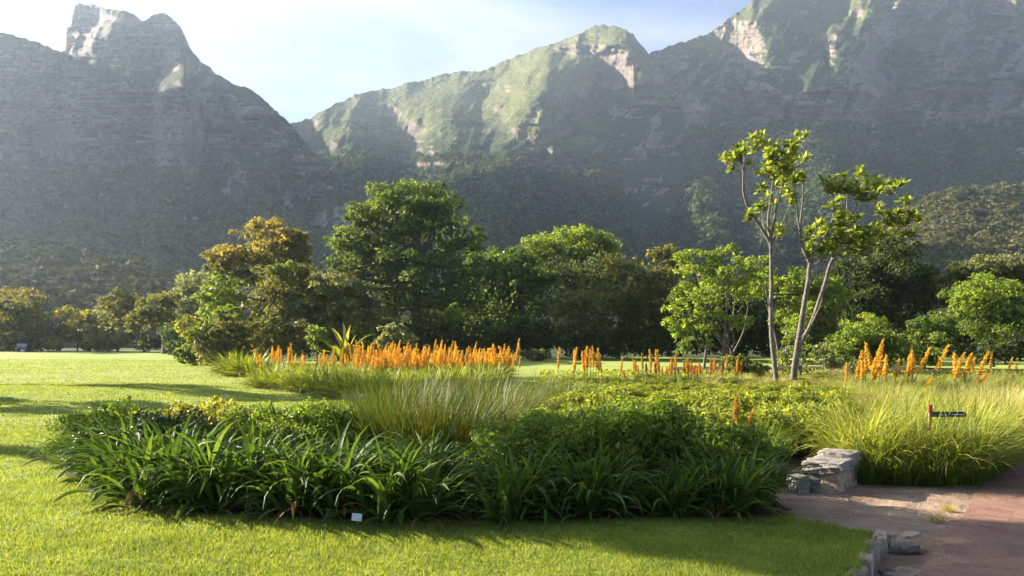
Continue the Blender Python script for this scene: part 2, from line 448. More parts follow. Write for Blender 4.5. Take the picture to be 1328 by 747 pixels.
def mountain(name, sil, base_y, Db, Dr, zones, amp, seed, mat, du=1.15, rows=300, slope_noise=.8, rough=3.5, back=1.0, cliff=.12, spurs=()):
    sil = np.array(sil, float)
    u = np.arange(sil[0, 0], sil[-1, 0], du)
    if sil[0, 0] < -200: u = np.concatenate([np.linspace(sil[0, 0], -201, 260), np.arange(-200, sil[-1, 0], du)])
    if sil[-1, 0] > 1500: u = np.concatenate([u[u < 1430], np.linspace(1430, sil[-1, 0], 90)])
    ys = np.interp(u, sil[:, 0], sil[:, 1])
    jag = (fbm(u / 16, u * 0, 5, seed, .66) - .5) * rough * 3
    Dri = np.interp(u, [p[0] for p in Dr], [p[1] for p in Dr])
    Dba = np.interp(u, [p[0] for p in Db], [p[1] for p in Db]) if isinstance(Db, list) else np.full(len(u), float(Db))
    t = np.linspace(0, 1, rows)
    U = np.repeat(u[:, None], rows, 1)
    Yp = base_y + (ys - base_y)[:, None] * t[None, :] + jag[:, None] * np.clip((t - .93) / .07, 0, 1)[None, :] ** 2
    cl = np.zeros_like(U); cs = np.zeros_like(U)
    wob = (fbm(U / 45, Yp / 30, 4, seed + 2) - .5)
    for (uc, yc, ru, ry, k) in zones:
        d = np.sqrt(((U - uc) / ru) ** 2 + ((Yp - yc) / ry) ** 2) + wob * .9
        cl = np.maximum(cl, k * np.clip((1.15 - d) / .3, 0, 1))
        d0 = np.sqrt(((U - uc) / ru) ** 2 + ((Yp - yc) / ry) ** 2)
        cs = np.maximum(cs, k * np.clip((1.35 - d0) / .7, 0, 1))
    bandn = fbm(U / 70, Yp / 9, 4, seed + 5)
    cl = np.clip(cl * (1 - .9 * np.clip((bandn - .58) / .06, 0, 1)) + slope_noise * np.clip((fbm(U / 60, Yp / 22, 4, seed + 7) - .56) / .08, 0, 1) * (t[None, :] > .35), 0, 1)
    s = 1 - (1 - cliff) * cs * cs * (3 - 2 * cs)
    G = np.cumsum(s, 1); G = G / G[:, -1:]
    G = G - G[:, :1]; G /= G[:, -1:]
    D = Dba[:, None] + (Dri - Dba)[:, None] * G
    env = np.clip(t / .2, 0, 1)[None, :]
    rel = 0
    a = 1.0
    for k, wl_ in enumerate((130, 68, 36, 19, 10, 5.5, 3)):
        nz_ = fbm(U / wl_ + .45 * Yp / wl_, Yp / (wl_ * 1.35), 1, seed + 11 + k)
        nz_ = np.abs(nz_ - .5) * 2 if k < 4 else nz_
        rel = rel + a * (nz_ - .4) * ((.45 + .55 * cl) if k < 3 else (.75 + .75 * cl))
        a *= .58
    ledge = fbm(U / 90 + wob, Yp / 6.5, 3, seed + 41) - .5          # bedding ledges across the cliffs
    for (line, A, wd) in spurs:                # buttresses running down the face
        line = np.array(line, float)
        us = np.interp(Yp, line[:, 1], line[:, 0])
        yy = (Yp - line[0, 1]) / (line[-1, 1] - line[0, 1])
        q = np.abs(U - us + (fbm(U / 30, Yp / 30, 3, seed + 31) - .5) * 26) / wd
        fade = np.clip(yy / .12 + .35, 0, 1) * np.clip((1.15 - yy) / .4, 0, 1)
        D = D - A * env * fade * np.clip(1 - q * q, 0, 1) ** 1.6
    D = D + env * amp * (rel + .5 * cl * ledge)
    Z = CAMZ + (HOR - Yp) / F * D
    Xw = (U - W / 2) / F * D
    V = np.stack([Xw, D, Z], -1)
    # the far side falls away behind the ridge
    bk = np.linspace(0.05, 1, 10)[None, :] * 260 * back
    r = V[:, -1, :]
    far = np.stack([r[:, 0:1] + 0 * bk, r[:, 1:2] + bk, np.maximum(r[:, 2:3] - bk * (.5 + .5 * bk / 260), -.4)], -1)
    Vf = np.concatenate([V, far], 1)
    b = V[:, :1, :].copy(); b[..., 2] = -.45
    Vf = np.concatenate([b, Vf], 1)
    mb = MB(); grid(mb, Vf, flip=True)
    o = obj(name, mb.mesh(name, mat, True)); kind(o, 'structure')
    return u, t, U, Yp, V, cl

LS = [(-1700, -300), (-1241, -300), (-1000, -285), (-800, -300), (-600, -320), (-400, -250), (-250, -150), (-120, -40), (-60, 12), (0, 40), (22, 47), (50, 53), (70, 63), (80, 68), (84.5, 66), (86, 40), (87, 22), (94, 10), (104, 3), (118, 4),  # unseen ridge left of the frame, raised to shade this mountain's visible face
      (127, 10), (146, 12), (165, 14), (180, 22), (188, 26), (196, 20), (208, 17), (222, 22), (234, 33), (239, 46), (241, 58), (250, 68), (260, 80), (275, 91), (300, 106), (326, 118), (350, 137), (368, 152), (385, 170), (405, 196), (425, 230), (440, 258), (455, 290), (480, 318), (520, 345), (570, 368), (640, 395)]
mL = mountain('mountain', LS, 445, 240, [(-1700, 900), (-850, 900), (-150, 1050), (100, 1080), (240, 1040), (330, 960), (440, 800), (640, 480)],
              [(120, 165, 120, 62, 1), (250, 170, 70, 60, .9), (160, 45, 90, 45, 1), (345, 165, 60, 35, 1), (400, 225, 30, 40, .9), (30, 110, 80, 50, .9), (-300, 100, 250, 90, .9)], 55, 3, M['mt_left'], slope_noise=.4, spurs=[([(165, 5), (120, 130), (100, 300), (90, 420)], 70, 60), ([(240, 60), (235, 160), (215, 300), (200, 420)], 55, 40), ([(320, 112), (345, 180), (350, 300), (350, 400)], 60, 45), ([(400, 190), (415, 240), (440, 330), (470, 400)], 40, 30)])
MS = [(330, 190), (372, 158), (405, 153), (432, 135), (460, 122), (505, 113), (545, 106), (572, 96), (622, 92), (655, 80), (700, 60), (742, 48), (768, 36), (792, 32), (812, 38), (822, 44), (826, 54), (842, 70), (862, 92), (878, 112), (892, 134),
      (897, 162), (908, 186), (922, 206), (938, 238), (952, 275), (970, 300), (1010, 330), (1080, 360)]
mM = mountain('mountain', MS, 415, 560, [(330, 1180), (500, 1460), (790, 1540), (900, 1320), (1080, 850)],
              [(848, 140, 44, 40, 1), (885, 170, 20, 36, .9), (690, 185, 30, 34, .9), (770, 58, 55, 16, .8), (740, 215, 30, 16, .6), (560, 222, 40, 10, .6), (640, 112, 30, 9, .6)], 75, 8, M['mt_mid'], slope_noise=.22, spurs=[([(792, 30), (735, 92), (690, 140), (672, 210), (640, 300), (620, 400)], 150, 85), ([(815, 45), (842, 105), (862, 160), (895, 210), (945, 300), (960, 400)], 130, 62), ([(505, 113), (560, 150), (610, 220), (620, 320), (600, 400)], 80, 90), ([(620, 92), (600, 150), (540, 260), (500, 400)], 50, 60), ([(770, 170), (755, 230), (750, 330), (750, 400)], 70, 40), ([(432, 135), (470, 200), (510, 300), (510, 400)], 50, 60)])
RS = [(790, 105), (845, 69), (882, 55), (922, 42), (950, 20), (975, 2), (1010, -22), (1060, -40), (1150, -55), (1330, -62), (1500, -60), (1900, -60), (2300, 60)]
mR = mountain('mountain', RS, 400, 700, [(790, 1300), (950, 1520), (1150, 1740), (1500, 1650), (2300, 1000)],
              [(1210, 92, 80, 40, 1), (1330, 92, 90, 46, 1), (1075, 140, 60, 30, 1), (1160, 150, 70, 24, .9), (985, 140, 36, 34, .7), (935, 130, 22, 36, .6), (960, 38, 30, 16, .5), (1260, 10, 160, 16, .6), (1290, 150, 90, 18, .8), (1500, 90, 150, 60, .9)], 85, 14, M['mt_right'], slope_noise=.28, spurs=[([(975, -2), (1000, 60), (1020, 130), (1030, 220), (1040, 390)], 70, 70), ([(882, 55), (905, 100), (940, 150), (975, 220), (1000, 390)], 60, 50), ([(1150, -55), (1140, 10), (1110, 50), (1085, 140), (1080, 220), (1090, 390)], 120, 75), ([(1250, -60), (1215, 60), (1200, 150), (1190, 240), (1180, 390)], 80, 60), ([(1340, -60), (1310, 60), (1290, 150), (1300, 390)], 80, 60)])
HS = [(1130, 330), (1165, 296), (1185, 275), (1205, 262), (1240, 250), (1290, 246), (1340, 243), (1450, 236), (1650, 250)]
mH = mountain('hill', HS, 420, 230, [(1130, 620), (1650, 900)], [], 14, 21, M['hill'], rows=140, slope_noise=0, rough=1.5, back=.6)
NS = [(-700, 310), (-300, 318), (-60, 326), (40, 326), (90, 336), (150, 350), (220, 376), (290, 402), (360, 425)]
mN = mountain('hill', NS, 446, 150, [(-700, 300), (0, 300), (360, 220)], [], 10, 27, M['hill'], rows=120, slope_noise=0, rough=1.5, back=.5)

M['far_leaf'] = leaf_mat('far_leaf', (.032, .055, .022), (.062, .088, .036), (.095, .11, .05), .25, .8, .1, .13, pamp=((.35, .42, .45), (1.7, 1.6, 1.3)))
M['dark_forest'] = leaf_mat('dark_forest', (.022, .032, .014), (.042, .052, .022), (.06, .065, .03), .2, .8, .1, .12, pamp=((.4, .45, .5), (1.6, 1.5, 1.3)))
M['hill_leaf'] = leaf_mat('hill_leaf', (.060, .075, .030), (.115, .115, .045), (.15, .13, .06), .25, .8, .1, .2, pamp=((.45, .5, .5), (1.6, 1.5, 1.25)))

def forest(name, src, nn, r, sel, seed, per, mat, lsz=.55):
    u, t, U, Yp, V, cl = src
    rng = rs(seed)
    ok = np.argwhere(sel(U, Yp, cl))
    ok = ok[rng.integers(0, len(ok), nn)]
    c = V[ok[:, 0], ok[:, 1]] + rng.normal(0, 1.2, (nn, 3)) * [1, 1, .1]
    R = rng.uniform(r[0], r[1], nn)
    ci = np.repeat(np.arange(nn), per)
    d = norm(rng.normal(size=(nn * per, 3))); d[:, 2] = np.abs(d[:, 2]) * 1.1 - .15
    d = norm(d)
    q = c[ci] + d * R[ci][:, None] * [1, 1, .95] * rng.uniform(.75, 1.05, nn * per)[:, None] + np.array([0, 0, 1.0]) * (R[ci] * .55)[:, None]
    mb = MB()
    leaves(mb, rng, q, norm(d + rng.normal(0, .35, d.shape)), R[ci] * lsz * 1.25, R[ci] * lsz)
    kind(obj(name, mb.mesh(name, mat)), 'stuff')

forest('forest', mL, 4200, (2.8, 7.5), lambda U, Y, c: (U > -120) & (U < 620) & (Y > 215 + (U < 60) * 0) & (Y < 420) & (c < .35), 31, 34, M['far_leaf'])
forest('forest', mM, 4600, (3.0, 8.5), lambda U, Y, c: (U > 380) & (U < 1000) & (Y > 205) & (Y < 350) & (c < .3), 32, 18, M['far_leaf'])
forest('forest', mR, 4600, (3.2, 9), lambda U, Y, c: (U > 900) & (U < 1360) & (Y > 165) & (Y < 345) & (c < .3), 33, 18, M['far_leaf'])
forest('forest', mH, 3600, (2.2, 4.6), lambda U, Y, c: (U > 1140) & (U < 1380) & (Y > 236) & (Y < 395), 34, 46, M['hill_leaf'])
forest('forest', mN, 1500, (2.0, 4.6), lambda U, Y, c: (U > -90) & (U < 330) & (Y > 320) & (Y < 440), 35, 70, M['dark_forest'])

# the air between here and the mountains
hm, n, l, out = newmat('haze')
pv = n.new("ShaderNodeVolumePrincipled")
pv.inputs["Color"].default_value = (.69, .82, 1.0, 1)
pv.inputs["Density"].default_value = HAZE_DENSITY
pv.inputs["Anisotropy"].default_value = 0.64
l.new(pv.outputs[0], out.inputs["Volume"])
bx0, bx1 = np.array([-2500., -80., -1.5]), np.array([2500., 2200., 850.])
mb = MB()
vv = [[(bx0, bx1)[i][0], (bx0, bx1)[j][1], (bx0, bx1)[k][2]] for i in (0, 1) for j in (0, 1) for k in (0, 1)]
mb.add(vv, [[0, 1, 3, 2], [4, 6, 7, 5], [0, 4, 5, 1], [2, 3, 7, 6], [0, 2, 6, 4], [1, 5, 7, 3]])
kind(obj('haze', mb.mesh('haze', hm)), 'stuff')

# ------------------------------------------------------------------ trees
GR = dict(
    dark=((.030, .052, .013), (.055, .088, .022), (.090, .125, .034)),
    deep=((.022, .036, .012), (.040, .060, .018), (.065, .085, .028)),
    olive=((.052, .060, .020), (.090, .096, .032), (.13, .125, .05)),
    brown=((.060, .058, .024), (.095, .085, .036), (.15, .115, .055)),
    green=((.050, .082, .017), (.092, .135, .028), (.14, .17, .04)),
    bright=((.080, .125, .018), (.135, .19, .030), (.20, .24, .05)),
    gold=((.09, .09, .024), (.18, .15, .045), (.29, .22, .09)),
    grey=((.085, .105, .055), (.14, .155, .085), (.20, .21, .13)),
    yellow=((.10, .12, .022), (.16, .17, .03), (.25, .20, .05)),
)
GR = {k: tuple(tuple(x * 1.22 for x in c) for c in v) for k, v in GR.items()}
for k_, v_ in GR.items():
    M['leaf_' + k_] = leaf_mat('leaf_' + k_, *v_, trans=.54, rough=.5, spec=.35, patch=.6, tint=(1.7, 1.6, .75), pamp=((.55, .62, .62), (1.5, 1.4, 1.1)))

def crown(mb, rng, lobes, nleaf, l, w, sub=15, subr=.36, fill=.16, mi=0):
    tot = sum(r[0] * r[2] for c, r in lobes)
    hubs = []
    for c, r in lobes:
        n = int(nleaf * r[0] * r[2] / tot)
        dirs = norm(rng.normal(size=(sub, 3)) * [1, 1, .9])
        bc = c + r * dirs * rng.uniform(.55, .92, (sub, 1))
        br = r.mean() * subr * rng.uniform(.5, 1.25, sub)
        hubs += list(bc)
        k = rng.choice(sub, n, p=br ** 2 / (br ** 2).sum())
        d = norm(rng.normal(size=(n, 3)))
        keep = (d[:, 2] > -.35) | (rng.random(n) < .15)
        k, d = k[keep], d[keep]; n = len(k)
        q = bc[k] + d * br[k][:, None] * [1, 1, .72] * (rng.random(n) ** .22)[:, None] * rng.uniform(.85, 1.15, n)[:, None]
        leaves(mb, rng, q, norm(d * .8 + [0, 0, .35] + rng.normal(0, .55, d.shape)), l, w, mi)
        nf = int(n * fill)
        d = norm(rng.normal(size=(nf, 3)))
        q = c + r * d * (rng.random(nf) ** .45)[:, None] * .8
        leaves(mb, rng, q, norm(rng.normal(size=(nf, 3))), l * 1.5, w * 1.6, mi)
    return hubs

def lobes_w(lobes, D, rng, depth=.9):
    out = []
    for (px, py, rx, ry) in lobes:
        rx, ry = rx * 1.12, ry * 1.10
        c = wp(px, py, D); c[1] += rng.normal(0, rx / F * D * .35)
        out.append((c, np.array([rx / F * D, rx / F * D * depth, ry / F * D])))
    return out

def tree(name, label, cat, D, lobes, col, basex=None, group=None, stems=1, mult=1.0, bark='bark_dark', trunk_r=None, leaf=1.0, seed=None, sub=24, subr=.31, limbs=10, fill=.16, extra=None, aspect=.5, baseoff=0.0):
    seed = seed if seed is not None else int(abs(lobes[0][0]) * 7 + lobes[0][1] * 3 + D)
    rng = rs(seed)
    bx_ = basex if basex is not None else lobes[0][0]
    base = np.array([(bx_ - W / 2) / F * D, D, baseoff])
    root = thing(name, label, cat, base, group=group)
    lw = lobes_w(lobes, D, rng)
    lw = [(c - base, r) for c, r in lw]
    area = sum(rx * ry * math.pi for (_, _, rx, ry) in lobes)
    l = max(.05, D * .0046) * leaf
    nleaf = int(np.clip(area / 1.5 * mult / leaf ** 1.3, 1500, 80000))
    mb = MB()
    hubs = crown(mb, rng, lw, nleaf, l, l * aspect, sub, subr, fill)
    if extra:
        lw2 = [(c - base, r) for c, r in lobes_w(extra[0], D * .985, rng)]
        crown(mb, rng, lw2, extra[2], l, l * aspect, sub, subr, .0, 1)
    obj('crown', mb.mesh('crown', [M['leaf_' + col]] + ([M['leaf_' + extra[1]]] if extra else [])), root)
    tb = MB()
    hmax = max((c[2] + r[2]) for c, r in lw)
    tr = trunk_r or hmax * .022
    for s in range(stems):
        off = rng.normal(0, .25 + .05 * stems, 2) * (stems > 1)
        tc_, trr = lw[s % len(lw)]
        top = tc_ + [0, 0, -trr[2] * .1]
        p0 = np.array([off[0], off[1], -.3])
        mid_ = p0 * .5 + top * .5 + [*(rng.normal(0, hmax * .03, 2) - (top[:2] - p0[:2]) * .2), 0]
        path = curve([p0, mid_, top], 8)
        tube(tb, path, np.linspace(tr, tr * .35, len(path)) * (1.0 if stems == 1 else .6))
        for h in rng.permutation(len(hubs))[:limbs // stems + 1]:
            st = path[int(rng.uniform(.45, .9) * (len(path) - 1))]
            hb = np.array(hubs[h]); m_ = st * .5 + hb * .5 + [0, 0, -abs(hb[2] - st[2]) * .12] + rng.normal(0, hmax * .02, 3)
            pl_ = curve([st, m_, hb], 5)
            tube(tb, pl_, np.linspace(tr * .42, tr * .08, len(pl_)), 5)
    obj('trunk', tb.mesh('trunk', M[bark], True), root)
    return root
# far left edge of the lawn
tree('tree', 'broad dark olive dome tree at the far left end of the lawn', 'tree', 92, [(-20, 412, 50, 40), (35, 422, 40, 30), (8, 395, 38, 24)], 'olive', 10, extra=([(15, 382, 46, 9)], 'brown', 700))
tree('shrub', 'pale yellow-green loose shrub right beside the dark olive dome tree', 'shrub', 92, [(100, 425, 24, 24), (82, 432, 14, 16), (118, 420, 14, 18)], 'olive', extra=([(92, 408, 22, 8)], 'yellow', 500))
tree('tree', 'dark olive round-topped tree with twin crown left of the pale-trunked tree', 'tree', 90, [(150, 402, 26, 26), (175, 398, 14, 16), (155, 432, 30, 22)], 'olive', 152)
tree('tree', 'small tree with a bare pale grey trunk at the lawn edge', 'tree', 80, [(207, 404, 26, 26), (218, 388, 14, 12), (190, 414, 18, 22)], 'olive', 213, bark='bark_pale', trunk_r=.3)
tree('tree', 'pale grey-green round crown showing behind the pale-trunked tree', 'tree', 104, [(244, 366, 26, 18), (246, 396, 28, 24)], 'grey', 244)
tree('shrub', 'low dark shrub under the pale-trunked tree', 'shrub', 86, [(195, 446, 18, 12), (222, 448, 18, 10), (238, 440, 16, 18)], 'deep')
tree('shrub', 'low yellow-flecked shrub at the edge of the far lawn', 'shrub', 90, [(128, 446, 18, 8), (112, 446, 10, 9)], 'green', extra=([(117, 440, 10, 8)], 'yellow', 260))
tree('shrub', 'straw-coloured low shrub beneath the dark olive dome tree', 'shrub', 90, [(62, 444, 18, 10), (75, 446, 10, 8)], 'grey', extra=([(72, 446, 7, 6)], 'yellow', 160))
tree('shrub', 'dark low shrub at the frame edge under the dome tree', 'shrub', 90, [(38, 446, 22, 12), (5, 446, 18, 14)], 'deep')
# tall cluster left of centre
tree('tree', 'tall golden-bronze tree with new copper leaves on its crown', 'tree', 64, [(345, 325, 50, 30), (300, 345, 30, 26), (385, 330, 26, 28), (350, 365, 55, 40)], 'olive', 345, extra=([(350, 308, 44, 18), (300, 335, 30, 16), (388, 318, 22, 16)], 'gold', 5500))
tree('tree', 'olive-green full tree in front of the golden-bronze tree', 'tree', 58, [(372, 368, 42, 28), (378, 408, 44, 40)], 'olive', 375, extra=([(368, 352, 32, 12)], 'green', 1500))
tree('tree', 'green round tree on the left flank of the golden-bronze tree', 'tree', 60, [(292, 380, 30, 26), (275, 405, 26, 24)], 'green', 290)
tree('shrub', 'tall shrub tipped with orange and yellow beside the lawn', 'shrub', 50, [(252, 436, 22, 26), (262, 456, 26, 20), (244, 460, 16, 14)], 'green', extra=([(246, 425, 18, 18)], 'yellow', 1100))
tree('shrub', 'brownish twiggy shrub at the foot of the golden-bronze tree', 'shrub', 49, [(300, 428, 26, 30), (305, 455, 34, 20), (282, 452, 24, 22)], 'olive', extra=([(292, 408, 18, 14)], 'bright', 700))
tree('shrub', 'dark olive shrub at the foot of the olive-green full tree', 'shrub', 50, [(345, 432, 30, 34), (385, 440, 30, 28)], 'olive')
tree('tree', 'grey-olive round tree at the left foot of the giant dark tree', 'tree', 57, [(440, 385, 46, 34), (465, 405, 36, 34), (415, 410, 28, 34)], 'olive', 440, extra=([(432, 365, 34, 14)], 'grey', 1500))
tree('shrub', 'grey-green low shrub right of the yellow-green cycad', 'shrub', 48, [(510, 432, 18, 13), (530, 440, 14, 9), (500, 446, 14, 10)], 'grey')
tree('shrub', 'small dark shrub left of the yellow-green cycad', 'shrub', 48, [(410, 436, 14, 14), (418, 450, 16, 12)], 'green')
# the giant dark tree and its neighbours
tree('tree', 'giant dark green spreading tree, tallest of the tree line', 'tree', 68,
     [(545, 275, 62, 36), (495, 285, 38, 24), (455, 315, 34, 24), (590, 305, 36, 34), (520, 330, 62, 34), (455, 350, 30, 22), (560, 372, 70, 40), (500, 385, 46, 34)], 'dark', 540, mult=1.05, trunk_r=.55, limbs=26, sub=26, subr=.29,
     extra=([(530, 258, 58, 22), (480, 278, 34, 16), (448, 305, 28, 16)], 'green', 4200))
tree('tree', 'dark green tree filling the gap right of the giant tree', 'tree', 73, [(640, 355, 40, 36), (690, 375, 44, 42), (640, 410, 48, 40)], 'dark', 650, sub=18)
tree('tree', 'tall dark tree wedged between the giant tree and the umbrella tree', 'tree', 76, [(655, 345, 34, 28), (628, 365, 34, 34), (680, 360, 30, 30), (655, 400, 50, 36)], 'dark', 660)
tree('tree', 'flat-topped umbrella tree with a lit green canopy', 'tree', 86, [(740, 318, 62, 15), (705, 328, 34, 13), (780, 324, 32, 13), (725, 338, 40, 10)], 'green', 738, trunk_r=.4, limbs=16, extra=([(735, 310, 58, 9)], 'bright', 2600))
tree('tree', 'dark tree standing below the flat-topped umbrella canopy', 'tree', 80, [(740, 368, 60, 36), (800, 372, 40, 34)], 'deep', 750)
tree('tree', 'wide dark olive tree right of the tree line centre', 'tree', 62, [(815, 365, 48, 36), (770, 395, 48, 36), (840, 400, 46, 40), (745, 420, 40, 32)], 'olive', 800, seed=5)
tree('tree', 'small olive crown poking up behind the bright multi-stemmed tree', 'tree', 72, [(868, 340, 26, 26), (862, 385, 32, 40)], 'olive', 866)
tree('shrub', 'dark understory shrub below the giant tree', 'shrub', 62, [(560, 430, 50, 30), (500, 436, 36, 24)], 'deep')
tree('shrub', 'dark understory shrub left of the umbrella tree foot', 'shrub', 63, [(640, 440, 46, 24), (690, 438, 40, 26)], 'deep')
tree('shrub', 'dark understory shrub below the wide dark olive tree', 'shrub', 60, [(760, 442, 44, 22), (830, 440, 44, 26)], 'deep')
tree('shrub', 'slim lit yellow-green shrub in the dark gap under the giant tree', 'shrub', 60, [(587, 412, 9, 20)], 'bright')
tree('shrub', 'low pale green shrub on the strip of lawn behind the bed', 'shrub', 56, [(692, 460, 18, 7)], 'grey')
# right of centre
tree('tree', 'bright yellow-green multi-stemmed tree left of the tall bare-trunked tree', 'tree', 43,
     [(905, 345, 34, 28), (945, 350, 36, 28), (890, 395, 28, 34), (935, 395, 42, 34), (900, 435, 28, 26)], 'bright', 935, stems=5, bark='bark_pale', trunk_r=.14, limbs=22, mult=.75, sub=16, subr=.30, fill=.06)
tree('tree', 'dark green tree behind the bright multi-stemmed tree', 'tree', 56, [(925, 400, 55, 50), (985, 400, 45, 55)], 'deep', 940)
tree('tree', 'bright green slender tree between the two bare trunks', 'tree', 47, [(985, 365, 26, 30), (1030, 370, 34, 28), (1065, 385, 26, 28), (1020, 410, 26, 30)], 'bright', 1015, mult=.8, sub=16, subr=.32)
tree('tree', 'large near-black green tree right of the tall bare-trunked tree', 'tree', 60, [(1145, 345, 50, 40), (1110, 375, 46, 44), (1170, 385, 42, 44), (1140, 425, 60, 36)], 'deep', 1140, mult=1.1)
tree('tree', 'olive tree behind the slender bright green tree', 'tree', 55, [(1065, 405, 40, 42), (1040, 430, 40, 30)], 'olive', 1060)
tree('tree', 'lit olive-green round tree at the right frame edge', 'tree', 46, [(1285, 395, 46, 36), (1320, 400, 40, 38), (1300, 425, 56, 34)], 'green', 1290, extra=([(1280, 380, 42, 22), (1250, 400, 18, 16)], 'bright', 2600))
tree('tree', 'pale olive spreading tree behind the right-hand round tree', 'tree', 58, [(1280, 355, 46, 22), (1325, 352, 30, 20), (1235, 378, 26, 28)], 'olive', 1275, extra=([(1275, 344, 40, 10)], 'grey', 1500))
tree('shrub', 'yellow-green leafy shrub in front of the near-black tree', 'shrub', 37, [(1125, 440, 34, 26), (1095, 455, 28, 24), (1150, 455, 30, 24)], 'green', extra=([(1120, 428, 32, 18), (1090, 445, 20, 14)], 'bright', 1500))
tree('shrub', 'twiggy grey-brown shrub right of the twin bare trunks', 'shrub', 33, [(1085, 475, 26, 16), (1070, 460, 16, 16)], 'grey', mult=.6, fill=.03, bark='bark_pale', stems=4, limbs=14)
tree('shrub', 'dense green shrub between the near-black tree and the right-hand round tree', 'shrub', 42, [(1200, 438, 32, 28), (1225, 425, 22, 24), (1190, 460, 40, 16)], 'green')
tree('shrub', 'dark shrub under the right-hand round tree', 'shrub', 41, [(1270, 455, 40, 16), (1318, 452, 30, 18)], 'deep')
tree('shrub', 'leafy green sapling clump at the foot of the twin bare trunks', 'shrub', 31, [(1030, 430, 14, 30), (1040, 465, 20, 20), (1012, 470, 16, 16), (1050, 405, 12, 18)], 'bright', mult=.6, fill=.03, stems=3, limbs=9, bark='bark_pale')
tree('shrub', 'pale low shrub left of the twin bare trunks', 'shrub', 34, [(975, 478, 24, 12), (950, 470, 20, 12)], 'green', mult=.7)


for k_, (px_, d_, w_, t_) in enumerate(((250, 74, 40, 408), (330, 76, 46, 400), (420, 78, 46, 400), (500, 80, 44, 398), (590, 82, 46, 400), (680, 84, 46, 402), (770, 84, 46, 402), (850, 76, 44, 404),
                                     (930, 70, 42, 410), (1010, 68, 44, 408), (1090, 70, 44, 404), (1170, 68, 44, 404), (1240, 66, 42, 404), (1310, 66, 46, 400))):
    tree('shrub', 'dark thicket shrub closing the gaps at the foot of the tree line', 'shrub', d_, [(px_ - w_ * .4, (t_ + 460) / 2 + 4, w_ * .75, (460 - t_) / 2), (px_ + w_ * .45, (t_ + 466) / 2 + 6, w_ * .7, (454 - t_) / 2)], 'deep', group='dark thicket shrubs behind the tree line', mult=.8, fill=.4, limbs=5)

